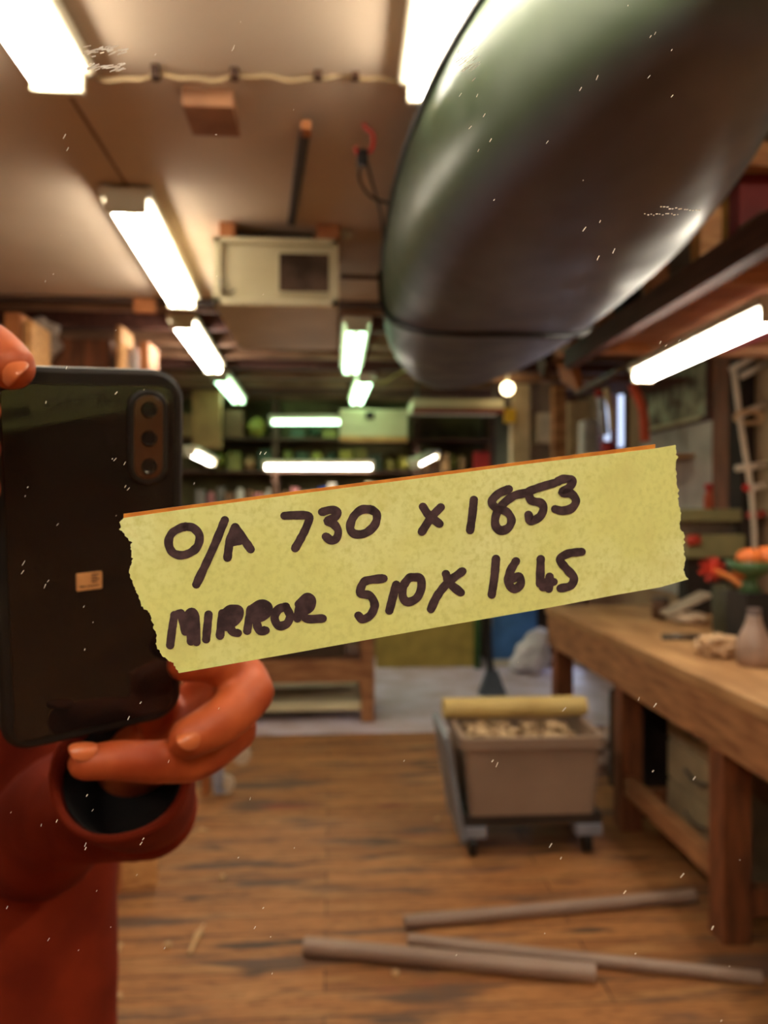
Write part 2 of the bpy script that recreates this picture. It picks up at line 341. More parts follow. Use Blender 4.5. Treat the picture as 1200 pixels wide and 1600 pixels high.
for s in (((335, 392), (318, 395), (285, 415), (272, 450), (285, 485), (315, 498), (350, 490), (380, 465), (388, 425), (365, 396), (332, 390)),
          ((483, 366), (440, 470), (376, 608)), ((522, 392), (503, 440), (493, 508)), ((522, 392), (550, 432), (580, 476)), ((508, 450), (550, 440)), ((515, 425), (540, 428)),
          ((707, 350), (750, 348), (798, 352), (790, 390), (768, 435), (747, 472)), ((848, 336), (880, 328), (906, 336), (895, 356), (868, 370), (892, 382), (908, 406), (902, 434), (882, 442), (862, 428)),
          ((1030, 325), (1053, 345), (1045, 385), (1010, 415), (970, 418), (953, 395), (965, 355), (995, 328), (1032, 326)),
          ((294, 722), (285, 780), (278, 836)), ((298, 722), (322, 722), (335, 785)), ((335, 785), (345, 722), (370, 720), (377, 824)), ((352, 730), (356, 822)), ((318, 715), (330, 760)),
          ((422, 720), (413, 814)), ((474, 715), (465, 800)), ((474, 722), (505, 700), (537, 705), (530, 738), (488, 768)), ((495, 752), (512, 784), (532, 790)), ((490, 735), (515, 725)),
          ((580, 700), (567, 782)), ((582, 702), (615, 680), (645, 688), (640, 718), (598, 742)), ((600, 742), (612, 780), (636, 780)), ((596, 722), (620, 708)),
          ((712, 690), (682, 703), (670, 735), (685, 762), (715, 755), (727, 725), (712, 692)), ((765, 678), (755, 735)), ((760, 682), (790, 656), (810, 665), (803, 695), (768, 716)), ((772, 700), (788, 735), (850, 735)), ((778, 690), (795, 680)),
          ((1078, 585), (1020, 592), (1000, 606), (992, 640), (1028, 650), (1045, 685), (1030, 722), (1000, 738), (984, 724)), ((1126, 608), (1112, 660), (1100, 706))):
    stroke(s, c5)
for s in (((98, 316), (120, 348), (160, 380)), ((165, 318), (130, 355), (94, 410)), ((289, 290), (283, 350), (275, 404)),
          ((420, 250), (380, 268), (356, 298), (375, 322), (412, 335), (430, 365), (418, 395), (390, 405), (370, 385), (373, 345), (400, 305), (440, 275), (485, 264)),
          ((495, 258), (540, 242), (592, 227)), ((492, 262), (505, 292), (540, 302), (550, 325), (535, 355), (502, 368), (494, 346)),
          ((600, 223), (625, 212), (657, 216), (650, 240), (620, 262), (655, 268), (672, 295), (655, 322), (620, 331), (594, 325)),
          ((60, 580), (88, 585), (92, 620), (75, 658), (42, 673), (23, 655), (25, 615), (45, 585), (62, 580)),
          ((184, 568), (200, 604), (240, 638)), ((246, 558), (192, 600), (152, 650), (128, 700)), ((372, 511), (366, 580), (356, 646)),
          ((447, 520), (425, 560), (418, 600), (440, 625), (465, 606), (458, 578), (430, 588)), ((540, 512), (537, 605)), ((537, 602), (588, 598)), ((573, 578), (570, 624)), ((548, 618), (566, 612)),
          ((693, 485), (642, 492), (612, 515), (638, 550), (664, 582), (652, 612), (614, 622))):
    stroke(s, c6)
bk = nb()                                        # copy of the writing on the back, added for the phone's reflection
for fc in wr_.faces:
    bk.faces.new([bk.verts.new(v.co + MN * (.00045 + layer[0] * .0000012)) for v in fc.verts])
obj('handwriting', wr_, ink, tape, label='black marker handwriting')
obj('added_back_writing', bk, ink, tape)

# ================================================================== phone
def refl(v): v = CR @ Vector(v); return v - MN * (2 * v.dot(MN))
EX, EY = refl((1, 0, 0)), refl((0, 1, 0)); PN = EX.cross(EY).normalized()
if PN.dot(MN) > 0: PN = -PN                       # back of the phone faces the mirror
LENS = CAM + MN * (2 * MD)
PM = Matrix((EX, EY, PN)).transposed().to_4x4(); PM.translation = LENS
def PP(px, py, out=0.0): r = ray(px, py); return CAM + r * (((LENS + PN * out) - CAM).dot(PN) / r.dot(PN))
def rrect(x0, y0, x1, y1, r, n=8):
    out = []
    for cx, cy, a0 in ((x1 - r, y1 - r, 0), (x0 + r, y1 - r, 90), (x0 + r, y0 + r, 180), (x1 - r, y0 + r, 270)):
        for k in range(n + 1): a = math.radians(a0 + 90 * k / n); out.append((cx + r * math.cos(a), cy + r * math.sin(a)))
    return out
PX0, PX1, PY0, PY1 = -.064, .0175, -.1535, .0185
ph = thing('smartphone', PM @ Vector((-.024, PY0, -.005)), 'smartphone in a black case held up at left, back with camera strip facing out', 'phone')
case = mat('phone_case', (.014, .012, .011), .5, (.009, .008, .007), 40, spec=.35)
glassb = mat('phone_back', (.012, .009, .008), .06, (.009, .007, .006), 10, spec=.55)
def slab(outline, z0, z1, ch):
    b = nb(); cx = sum(p[0] for p in outline) / len(outline); cy = sum(p[1] for p in outline) / len(outline); rings = []
    for z, k in ((z0, -ch), (z0 + ch, 0), (z1 - ch, 0), (z1, -ch)):
        R_ = []
        for x, y in outline:
            d = Vector((x - cx, y - cy)); q = Vector((math.copysign(1, d.x), math.copysign(1, d.y)))
            R_.append(b.verts.new(PM @ Vector((x + q.x * k, y + q.y * k, z))))
        rings.append(R_)
    n = len(outline)
    for i in range(3):
        for k in range(n): b.faces.new((rings[i][k], rings[i][(k + 1) % n], rings[i + 1][(k + 1) % n], rings[i + 1][k]))
    b.faces.new(rings[0][::-1]); b.faces.new(rings[-1]); return b
obj('case', slab(rrect(PX0, PY0, PX1, PY1, .013), -.011, -.0015, .0018), case, ph)
obj('back_cover', slab(rrect(PX0 + .005, PY0 + .005, PX1 - .0045, PY1 - .0065, .006), -.004, -.0009, .0004), glassb, ph, label='glossy dark back of the phone')
obj('screen', slab(rrect(PX0 + .003, PY0 + .003, PX1 - .003, PY1 - .003, .008), -.0125, -.0105, .0005), glassb, ph)
def local(px, py): return PM.inverted() @ PP(px, py)
b0, b1 = local(201, 758), local(262, 610)
obj('camera_surround', slab(rrect(b0.x, b0.y, b1.x, b1.y, .0078), -.003, .0009, .0006), case, ph)
isl = obj('camera_strip', slab(rrect(b0.x + .0022, b0.y + .0022, b1.x - .0022, b1.y - .0022, .0058), -.001, .0012, .0004), mat('camera_strip', srgb(74, 44, 26), .15, srgb(58, 34, 20), 20, spec=.7), ph, label='brown glossy strip around the lenses')
cxm = (b0.x + b1.x) / 2
for i, fy in enumerate((.2, .5, .8)):
    b = nb(); lathe(b, [(.0035, 0), (.0036, .0006), (.003, .0008), (.0026, .0005)], PM @ Vector((cxm, b0.y + (b1.y - b0.y) * fy, .0011)), 20, PN); obj('camera_lens', b, glassb, isl)
s0, s1 = local(120, 925), local(160, 893)
st = obj('label_sticker', slab(rrect(s0.x, s0.y, s1.x, s1.y, .0006), -.0009, -.0006, .0001), mat('sticker', srgb(206, 150, 96), .6, srgb(186, 130, 80), 100), ph, label='small cream printed sticker')
b = nb(); sw, sh = s1.x - s0.x, s1.y - s0.y
for i in range(4): 
    y = s0.y + sh * (.42 + .14 * i); x0 = s0.x + sw * .58
    prism(b, [PM @ Vector(p) for p in ((x0, y, -.0005), (x0 + sw * (.3 if i % 2 else .22), y, -.0005), (x0 + sw * (.3 if i % 2 else .22), y + sh * .07, -.0005), (x0, y + sh * .07, -.0005))], PN, .00003)
for x0, x1, y0, y1 in ((.12, .34, .2, .28), (.40, .86, .2, .26)):
    prism(b, [PM @ Vector((s0.x + sw * x, s0.y + sh * y, -.0005)) for x, y in ((x0, y0), (x1, y0), (x1, y1), (x0, y1))], PN, .00003)
obj('print', b, dark, st)

# ================================================================== person
per = thing('person', Vector((-.46, .80, 0)), 'person in a dark orange red jacket holding up a phone with both hands', 'person')
skin = mat('skin', srgb(184, 90, 46), .5, srgb(148, 58, 26), 34, spec=.35, bump=.05)
bm = nb()
# right hand (at the phone's lower right corner)
chain(bm, [W(296, 1152, .362), W(335, 1133, .368), W(365, 1110, .376), W(390, 1082, .388)], [.0098, .0112, .0118, .0125])
chain(bm, [W(390, 1082, .388), W(376, 1055, .402), W(345, 1062, .425), W(300, 1110, .44)], [.0125, .012, .013, .015])
chain(bm, [W(133, 1192, .350), W(185, 1188, .356), W(250, 1190, .366), W(310, 1182, .378), W(365, 1140, .395)], [.0078, .0092, .0102, .0112, .012])
chain(bm, [W(288, 1038, .372), W(325, 1034, .378), W(358, 1048, .39), W(372, 1070, .41)], [.0085, .0098, .0108, .012])
chain(bm, [W(372, 1085, .41), W(330, 1125, .43), W(280, 1148, .445), W(230, 1170, .455)], [.014, .020, .022, .021])
chain(bm, [W(352, 1138, .40), W(310, 1152, .42), W(250, 1165, .445)], [.012, .016, .020])
chain(bm, [W(225, 1060, .392), W(235, 1095, .41), W(262, 1140, .43)], [.009, .011, .014])     # thumb on the screen side
chain(bm, [W(230, 1170, .455), W(200, 1205, .475), W(175, 1262, .52), W(118, 1262, .58)], [.021, .021, .022, .024])
# left hand (top left corner of the phone)
tl = W(14, 566, .296)
chain(bm, [W(16, 572, .292), W(-18, 545, .300), W(-55, 535, .315), W(-95, 570, .34)], [.0092, .0105, .0112, .013])
for k in range(3):
    chain(bm, [W(-34, 640 + 62 * k, .312), W(-62, 632 + 62 * k, .325), W(-100, 640 + 55 * k, .345)], [.0085, .010, .012])
chain(bm, [W(-100, 600, .345), W(-110, 700, .36), W(-125, 800, .40)], [.02, .026, .026]); chain(bm, [W(-25, 690, .335), W(-70, 720, .352), W(-110, 760, .375)], [.009, .012, .018])
chain(bm, [W(-125, 800, .40), W(-180, 950, .50), W(-260, 1090, .66)], [.025, .03, .036])
hands = remesh(bm, .0021, 5)
bm = nb()
hc = Vector((-.47, .76, 1.66))
blob(bm, hc, (.078, .095, .112), 4, .03); blob(bm, hc + Vector((0, -.03, -.07)), (.058, .062, .052), 3, .02)
chain(bm, [hc + Vector((0, .02, -.08)), hc + Vector((0, .035, -.2)), hc + Vector((0, .04, -.26))], [.055, .058, .075])
chain(bm, [hc + Vector((0, -.092, .01)), hc + Vector((0, -.108, -.03))], [.009, .014]); 
for s in (-1, 1): chain(bm, [hc + Vector((s * .078, .005, .02)), hc + Vector((s * .083, .008, -.02))], [.014, .010])
chain(bm, [hc + Vector((-.025, -.09, -.07)), hc + Vector((0, -.096, -.066)), hc + Vector((.025, -.09, -.07))], [.006, .009, .006])
head = remesh(bm, .005, 4)
bm = nb(); bm.from_mesh(hands); bm.from_mesh(head)
body = obj('body', bm, skin, per, smooth=True)
hm = mat('hair', srgb(70, 52, 40), .7, srgb(50, 36, 28), 40)
hb = nb(); blob(hb, hc + Vector((0, .02, .035)), (.088, .1, .095), 4, .06, 5); obj('hair', hb, hm, per, smooth=True)
for s in (-1, 1):
    e = nb(); blob(e, hc + Vector((s * .032, -.084, .015)), (.012, .008, .007), 2, 0); obj('eye', e, mat('eye', (.6, .55, .5), .2), per, smooth=True)
nm_ = mat('nail', srgb(196, 108, 62), .3, srgb(182, 92, 52), 40, spec=.5)
def nail(c, along, nrm, l, w_):
    c = Vector(c); t = Vector(along).normalized(); n_ = Vector(nrm); n_ = (n_ - t * n_.dot(t)).normalized(); s_ = t.cross(n_)
    Mx = Matrix((t, s_, n_)).transposed().to_4x4(); Mx.translation = c; b = nb()
    r = bmesh.ops.create_icosphere(b, subdivisions=3, radius=1)
    for v in r['verts']: v.co = Mx @ Vector((v.co.x * l, v.co.y * w_, v.co.z * .0012 - (v.co.y ** 2) * .0035 * (w_ / .006)))
    obj('fingernail', b, nm_, per, smooth=True)
p = W(16, 572, .292); nail(p + (CAM - p).normalized() * .0088 + Vector((0, 0, -.001)), W(16, 572, .292) - W(-18, 545, .300), CAM - p, .0062, .0056)
p = W(296, 1152, .362); nail(p + (CAM - p).normalized() * .0092, W(296, 1152, .362) - W(335, 1133, .368), (CAM - p).normalized() + Vector((0, 0, .4)), .006, .0052)
p = W(130, 1188, .350); nail(p + (CAM - p).normalized() * .0052 + Vector((0, 0, .0055)), W(133, 1192, .350) - W(185, 1188, .356), (CAM - p).normalized() + Vector((0, 0, 1.0)), .0062, .0052)
# jacket
jm = mat('jacket_cloth', srgb(122, 38, 15), .85, srgb(98, 26, 9), 14, bump=.2, spec=.15)
bm = nb()
def ell(bm, secs, n=40):
    rings = []
    for (cx, cy, z, rx, ry) in secs:
        rings.append([bm.verts.new((cx + rx * math.cos(k / n * 6.2832) * (1 + .02 * noise.noise(Vector((k * .5, z * 9, 1)))), cy + ry * math.sin(k / n * 6.2832) * (1 + .06 * noise.noise(Vector((k * .4, z * 7, 2)))), z)) for k in range(n)])
    for i in range(len(rings) - 1):
        for k in range(n): bm.faces.new((rings[i][k], rings[i][(k + 1) % n], rings[i + 1][(k + 1) % n], rings[i + 1][k]))
    bm.faces.new(rings[0][::-1]); bm.faces.new(rings[-1])
ell(bm, [(-.46, .82, .80 + i * .04, a, b) for i, (a, b) in enumerate(((.225, .15), (.232, .155), (.232, .155), (.232, .153), (.234, .15), (.234, .148), (.234, .146), (.236, .144), (.237, .142), (.238, .14), (.238, .138), (.236, .136), (.232, .13), (.222, .122), (.20, .115), (.16, .105), (.10, .09), (.075, .08)))])
cb = W(188, 1205, .415); axis = Vector((.03, -.84, .54)).normalized(); ca = cb - axis * .075
sleeve_pts = [(-.255, .80, 1.36), (-.27, .79, 1.24), W(60, 1300, .72), W(110, 1262, .62), ca - axis * .02]
chain(bm, sleeve_pts, [.075, .068, .056, .046, .031], 8)
chain(bm, [(-.665, .80, 1.36), (-.70, .80, 1.24), W(-290, 1120, .72), W(-240, 1060, .60), W(-180, 960, .50)], [.075, .072, .06, .052, .042], 8)
jmesh = remesh(bm, .007, 5)
jk = obj('jacket', jmesh, jm, per, smooth=True)
# open cuff: a flared hollow sleeve end
bm = nb(); n = 36; q = Vector((0, 0, 1)).rotation_difference(axis); rings = []
upv = (Vector((0, 0, 1)) - axis * axis.z).normalized(); sv = axis.cross(upv)
prof = [(.026, -.02), (.031, .005), (.0345, .035), (.0365, .068), (.0365, .075), (.033, .076), (.032, .068), (.030, .03), (.026, .0)]
for r, z in prof:
    rings.append([bm.verts.new(ca + axis * (z + .004 * math.sin(3 * k / n * 6.283)) + (upv * math.sin(k / n * 6.283) * .98 + sv * math.cos(k / n * 6.283) * 1.0) * r) for k in range(n)])
for i in range(len(rings) - 1):
    for k in range(n): bm.faces.new((rings[i][k], rings[i][(k + 1) % n], rings[i + 1][(k + 1) % n], rings[i + 1][k]))
bm.faces.new(rings[-1])
cuff = obj('cuff', bm, jm, jk, smooth=True)
b = nb(); lathe(b, [(.029, 0), (.0300, .02), (.0312, .04), (.0300, .04), (.0275, .002)], ca + axis * .026, 30, axis); obj('cuff_shade', b, mat('shade', (.006, .004, .004), .95, (.004, .003, .003)), cuff, smooth=True, label='black lining inside the cuff')  # shade inside the open sleeve put into a near black colour
zb = nb(); ring_tube(zb, [(-.46, .668, z / 100) for z in range(84, 140, 4)], .005, 8); obj('zip', zb, black, jk)
tr = mat('trouser_cloth', srgb(44, 42, 50), .85)
bm = nb(); ell(bm, [(-.46, .82, .78, .19, .14), (-.46, .82, .84, .2, .145)], 24)
for s in (-1, 1): chain(bm, [(-.46 + s * .09, .82, .82), (-.46 + s * .1, .81, .48), (-.46 + s * .11, .83, .09)], [.095, .075, .055], 10)
obj('trousers', remesh(bm, .012, 4), tr, per, smooth=True)
for s in (-1, 1):
    bm = nb(); chain(bm, [(-.46 + s * .11, .86, .045), (-.46 + s * .12, .72, .04), (-.46 + s * .12, .66, .036)], [.045, .042, .034], 8)
    for v in bm.verts: v.co.z = max(v.co.z, .0)
    obj('shoe', remesh(bm, .008, 3), woodD, per, smooth=True)

# ================================================================== canoe
def hull(u, v):       # u along (0 near .. 1 far), v across (-1 left gunwale .. 1 right gunwale)
    Y = .93 + 3.35 * u; s = 2 * u - 1
    bmx = .405 * max(0, 1 - abs(s) ** 2.6) ** .62
    cx = .585 + .03 * s
    keel = 2.045 + .07 * abs(s) ** 3; gun = 2.37 + .04 * s * s
    a = v * math.pi / 2; ca_, sa_ = math.cos(a), math.sin(a)
    x = math.copysign(abs(sa_) ** .62, sa_) * bmx * (1 + .0 * v)
    z = gun - (gun - keel) * abs(ca_) ** (.55)
    if abs(s) > .93: z += (abs(s) - .93) * .8 * (1 - abs(v))
    return Vector((cx + x, Y, z))
bm = nb(); nu, nv = 60, 40; g = []
for i in range(nu + 1):
    u = .5 - .5 * math.cos(math.pi * i / nu)
    g.append([bm.verts.new(hull(u, -1 + 2 * j / nv)) for j in range(nv + 1)])
for i in range(nu):
    for j in range(nv): bm.faces.new((g[i][j], g[i + 1][j], g[i + 1][j + 1], g[i][j + 1]))
bmesh.ops.remove_doubles(bm, verts=bm.verts, dist=.0005)
cm = mat('canoe_hull', srgb(108, 112, 138), .34, srgb(76, 72, 84), 3.2, (1, .4, 1), .03, spec=.5, lo=.3, hi=.7)
cn_ = cm.node_tree; crm = [n for n in cn_.nodes if n.type == 'VALTORGB'][0]; bsd = cn_.nodes['Principled BSDF']
tcc = [n for n in cn_.nodes if n.type == 'TEX_COORD'][0]; sx = cn_.nodes.new('ShaderNodeSeparateXYZ'); cn_.links.new(tcc.outputs['Object'], sx.inputs[0])
mr = cn_.nodes.new('ShaderNodeMapRange'); mr.inputs['From Min'].default_value = .035; mr.inputs['From Max'].default_value = .10; cn_.links.new(sx.outputs['Z'], mr.inputs['Value'])
mx = cn_.nodes.new('ShaderNodeMix'); mx.data_type = 'RGBA'; cn_.links.new(mr.outputs['Result'], mx.inputs['Factor']); cn_.links.new(crm.outputs[0], mx.inputs[6]); mx.inputs[7].default_value = (*srgb(66, 80, 60), 1)
cn_.links.new(mx.outputs[2], bsd.inputs['Base Color'])
nr = cn_.nodes.new('ShaderNodeTexNoise'); nr.inputs['Scale'].default_value = 5; nr.inputs['Detail'].default_value = 6; mq = cn_.nodes.new('ShaderNodeMapRange')
mq.inputs['From Min'].default_value = .35; mq.inputs['From Max'].default_value = .65; mq.inputs['To Min'].default_value = .30; mq.inputs['To Max'].default_value = .52
cn_.links.new(tcc.outputs['Object'], nr.inputs['Vector']); cn_.links.new(nr.outputs['Fac'], mq.inputs['Value']); cn_.links.new(mq.outputs['Result'], bsd.inputs['Roughness'])
can = thing('canoe', (.585, 2.4, 2.05), 'dark green canoe slung upright under the ceiling, seen from below', 'canoe')
hl = obj('hull', bm, cm, can, smooth=True)
sd = hl.modifiers.new('thick', 'SOLIDIFY'); sd.thickness = .008; sd.offset = -1
for s in (-1, 1):
    b = nb(); ring_tube(b, [hull(.5 - .5 * math.cos(math.pi * i / 40), s) for i in range(1, 40)], .011, 8); obj('gunwale', b, black, can, smooth=True)
for u in (.3, .5, .72):
    b = nb(); a, c = hull(u, -1), hull(u, 1); box(b, (a.x, a.y - .02, a.z - .012), (c.x, c.y + .02, a.z + .006), .003); obj('thwart', b, woodL, can)
b = nb(); pts = [hull((2.56 + .42 * abs(t) ** 1.3 - .93) / 3.35, t) for t in [-1 + k / 20 for k in range(41)]]
ring_tube(b, [p + (p - Vector((.6, p.y, 2.3))).normalized() * .009 for p in pts], .008, 8)
obj('hull_rope', b, black, None, 'dark rope looped under the far end of the canoe', 'rope')
# hook and cord
hk = thing('ceiling_hook', W(575, 200, 2.1), 'red ceiling hook with a black cord left of the canoe', 'hook')
b = nb(); ring_tube(b, spline([W(566, 196, 2.1) + Vector((0, 0, .03)), W(570, 198, 2.1), W(583, 210, 2.1), W(580, 235, 2.1), W(560, 240, 2.1), W(556, 230, 2.1)], 6), .006, 8); obj('hook', b, mat('red_plastic', srgb(200, 60, 50), .4), hk, smooth=True)
b = nb(); ring_tube(b, spline([W(567, 236, 2.1), W(566, 258, 2.1)], 4), .016, 10); obj('knot', b, black, hk, smooth=True)
cb_ = nb(); ring_tube(cb_, spline([W(564, 250, 2.12), W(562, 280, 2.2), W(578, 306, 2.3), W(602, 316, 2.35), W(616, 318, 2.4)], 6), .0045, 8); obj('cord', cb_, black, hk, smooth=True)
cb_ = nb(); ring_tube(cb_, spline([W(572, 250, 2.12), W(583, 290, 2.25), W(596, 340, 2.5), W(600, 400, 2.8)], 6), .0045, 8); obj('cord', cb_, black, hk, smooth=True)

# ================================================================== things on the ceiling
wc = thing('ceiling_wire', W(450, 120, 1.86), 'cream cable clipped across the ceiling', 'cable')
b = nb(); ring_tube(b, [W(150 + i * 10, 122 + 3.5 * math.sin(i * .45) + 2 * math.sin(i * 1.1), 1.87 + 0.0) for i in range(53)], .006, 8)
obj('cable', b, flat('cable_tan', 196, 170, 128), wc, smooth=True)
for x in (243, 367, 497, 555): b = nb(); q_ = W(x, 118, 1.86); box(b, (q_.x - .01, q_.y - .014, q_.z - .008), (q_.x + .01, q_.y + .014, CZ), .002); obj('clip', b, woodD, wc)
p0, p1 = H(281, 158, 2.455), H(379, 215, 2.455)
tbox('wooden_block', (p0.x, p0.y + .02, 2.455), (p1.x - .005, p1.y, CZ), mat('block_wood', srgb(170, 120, 84), .7, srgb(140, 96, 68)), 'flat tan wooden block screwed to the ceiling below the cable', 'block')
b = nb(); a, c = W(478, 202, 2.08), W(455, 352, 2.83); d = (c - a).normalized(); s_ = d.cross(Vector((0, 0, 1))).normalized() * .014
rl = thing('ceiling_rail', a, 'dark steel rail fixed along the ceiling behind the wooden block', 'rail')
prism(b, [a - s_, a + s_, c + s_, c - s_], (0, 0, 1), .022); obj('rail', b, mat('rail_steel', srgb(74, 66, 66), .5), rl)
tp = nb(); q_ = W(478, 194, 2.04); box(tp, (q_.x - .014, q_.y, q_.z - .012), (q_.x + .014, q_.y + .05, q_.z + .012), .002); obj('rail_end', tp, woodO, rl)
# cream cabinet hung from the ceiling
cx0, cx1, cz0, cz1, cy = W(334, 425, 2.85).x, W(529, 425, 2.85).x, W(430, 479, 2.85).z, W(430, 374, 2.85).z, 2.85
cab = thing('hanging_cabinet', (cx0, cy, cz0), 'cream box cabinet with a small square window hung under the ceiling', 'cabinet')
pbox('body', (cx0, cy, cz0), (cx1, 3.62, cz1), cream, cab, .006)
b = nb(); fx0, fx1 = cx0, cx1
for lo, hi in (((cx0, cz0), (cx1, cz0 + .028)), ((cx0, cz1 - .022), (cx1, cz1)), ((cx0, cz0), (cx0 + .028, cz1)), ((cx1 - .024, cz0), (cx1, cz1))): box(b, (lo[0], cy - .018, lo[1]), (hi[0], cy, hi[1]), .002)
obj('door_frame', b, cream, cab)
q0, q1 = W(437, 457, cy), W(514, 400, cy)
pbox('window_surround', (q0.x - .012, cy - .016, q0.z - .012), (q1.x + .012, cy - .001, q1.z + .012), cream, cab)
wn = pbox('window', (q0.x, cy - .02, q0.z), (q1.x, cy - .015, q1.z), mat('dark_pane', srgb(96, 76, 62), .2, srgb(60, 46, 38), 8), cab, label='dark square window pane')
b = nb(); ring_tube(b, spline([W(345, 435, 2.83), W(347, 455, 2.83), W(362, 457, 2.83), W(368, 452, 2.83)], 6), .004, 8); obj('handle', b, steel, cab)
for i, (xa, xb) in enumerate(((343, 367), (494, 531))):
    q0, q1 = W(xa, 372, 2.85), W(xb, 350, 2.85); tbox('packing_block', (q0.x, 2.84, cz1), (q1.x, 3.2, CZ), woodO, ('orange wooden packing block above the cream cabinet, its left corner', 'orange wooden packing block above the cream cabinet, its right corner')[i], 'block', 'packing blocks')
q0, q1 = W(372, 372, 2.95), W(488, 350, 2.95); tbox('dark_infill', (q0.x, 2.95, cz1), (q1.x, 3.3, CZ), dark, 'dark gap bracket between the two packing blocks on the cabinet', 'infill')  # dark gap above the cabinet, built as a solid dark block
b = nb(); q_ = W(540, 367, 2.9); blob(b, q_, (.022, .02, .018), 3, .4, 3); obj('cable_knot', b, cream, None, 'small knot of pale cable right of the cabinet top', 'cable')
b = nb(); ring_tube(b, [W(532, 432, 3.3), W(600, 434, 3.3)], .01, 8); obj('conduit_pipe', b, woodP, None, 'thin brown conduit between the cream cabinet and the canoe', 'pipe')
q0, q1 = H(196, 462, 2.46), H(245, 478, 2.46); tbox('ceiling_offcut', (q0.x, 3.86, 2.42), (q1.x, 3.90, 2.49), woodO, 'orange wood offcut on the edge of the pale ceiling', 'wood offcut')
q_ = W(585, 665, 6.7); wbx = thing('sign_box', q_, 'pale rectangular box hung below the joists right of the green lamp', 'box')
q0, q1 = W(531, 686, 6.7), W(637, 640, 6.7); pbox('body', (q0.x, 6.7, q0.z), (q1.x, 6.95, q1.z), cream, wbx, .006)
q0, q1 = W(531, 690, 6.69), W(637, 682, 6.69); pbox('bottom_strip', (q0.x, 6.68, q0.z), (q1.x, 6.72, q1.z), woodL, wbx)
q0, q1 = W(571, 655, 6.69), W(585, 643, 6.69); pbox('badge', (q0.x, 6.69, q0.z), (q1.x, 6.7, q1.z), dark, wbx)
b = nb(); ring_tube(b, spline([W(578, 596, 5.8), W(600, 597, 5.8), W(620, 585, 5.6), W(640, 577, 5.4)], 6), .008, 8); obj('yellow_cable', b, flat('cable_yellow', 190, 176, 90), None, 'yellowish cable looping from the far lamp to the canoe', 'cable')

# ================================================================== right: overhead rack
RX = 1.16
rack = thing('overhead_rack', (RX, 3.0, 2.155), 'brown timber storage rack fixed high along the right wall', 'rack')
pbox('front_beam', (RX, 1.2, 2.155), (RX + .06, 3.8, 2.25), woodP, rack)
pbox('back_beam', (RW - .05, 1.2, 2.155), (RW, 3.8, 2.25), woodP, rack)
pbox('shelf_board', (RX + .06, 1.2, 2.22), (RW - .05, 3.8, 2.25), mat('rack_board', srgb(190, 138, 104), .6, srgb(150, 98, 72), 4, (1, 3, 1)), rack)
pbox('top_rail', (RX, 1.2, 2.62), (RX + .06, 2.9, 2.68), woodL, rack)
for y in (1.55, 2.36, 2.74, 3.3): pbox('post', (RX, y, 2.25), (RX + .07, y + .07, 2.62 if y < 3 else 2.78), woodO if y > 2.5 else woodL, rack)
for y in (1.9, 2.4, 3.5): pbox('cross_bearer', (RX + .06, y, 2.18), (RW - .05, y + .05, 2.22), mat('bearer', srgb(226, 178, 140), .6), rack)
for y in (1.55, 2.36): pbox('top_bearer', (RX, y, 2.54), (RW, y + .06, 2.62), woodL, rack)
pl = flat('pink_board', 150, 66, 82); tbox('pink_board', (1.55, 1.5, 2.14), (1.75, 3.3, 2.175), pl, 'long pinkish board slung under the overhead rack', 'board')
tbox('grey_plank', (1.42, 2.3, 2.66), (1.5, 2.55, 2.70), woodL, 'x', 'plank') if False else None
def bxpx(name, x0, y0, x1, y1, Y, dep, m, label, cat, group=None, zlo=None, bev=.005):
    a, c = W(x0, y1, Y), W(x1, y0, Y)
    return tbox(name, (a.x, Y, zlo if zlo is not None else a.z), (c.x, Y + dep, c.z), m, label, cat, group, bev)
bxpx('yellow_box', 1140, 268, 1190, 372, 2.55, .25, flat('box_yellow', 186, 132, 50), 'mustard yellow box standing on the overhead rack', 'box', zlo=2.251)
bxpx('grey_box', 1040, 330, 1090, 440, 2.95, .25, flat('box_grey', 132, 116, 98), 'dull grey box standing on the overhead rack beside a post', 'box', zlo=2.251)
bxpx('burgundy_box', 1076, 252, 1118, 300, 2.46, .09, flat('box_burgundy', 120, 34, 34), 'x', 'box') if False else None
tbox('burgundy_bundle', (1.34, 2.46, 2.251), (1.46, 2.53, 2.60), flat('box_burgundy', 128, 36, 36), 'burgundy slab standing on edge on the rack left of the yellow box', 'slab')
bxpx('dark_crate', 975, 440, 1010, 500, 3.45, .3, dark, 'dark crate at the far end of the overhead rack', 'crate', zlo=2.251)
bxpx('small_dark_tin', 1190, 330, 1225, 400, 2.3, .15, flat('tin_green', 70, 74, 48), 'dark green tin at the right end of the rack', 'tin', zlo=2.251)
for i, (x, y, Y, r, m_, lb) in enumerate(((905, 545, 4.1, .06, woodO, 'orange wood offcut lying at the tip of the rack'), (872, 540, 4.4, .05, woodD, 'dark offcut hanging between canoe and rack'), (890, 585, 4.6, .05, woodO, 'orange block under the far end of the rack'), (850, 565, 4.7, .045, woodD, 'dark block beyond the canoe tip, left of the rack end'), (925, 515, 3.9, .05, woodL, 'tan offcut on the rack just behind the canoe edge'))):
    a = W(x, y, Y); b = nb(); box(b, (-r * 1.6, -r * 2, -r * .5), (r * 1.6, r * 2, r * .5), .006, Matrix.Translation(a) @ Matrix.Rotation(.5 * i, 4, 'Y') @ Matrix.Rotation(.3 * i, 4, 'Z')); obj('wood_offcut', b, m_, None, lb, 'wood offcut', 'offcuts around the rack end')

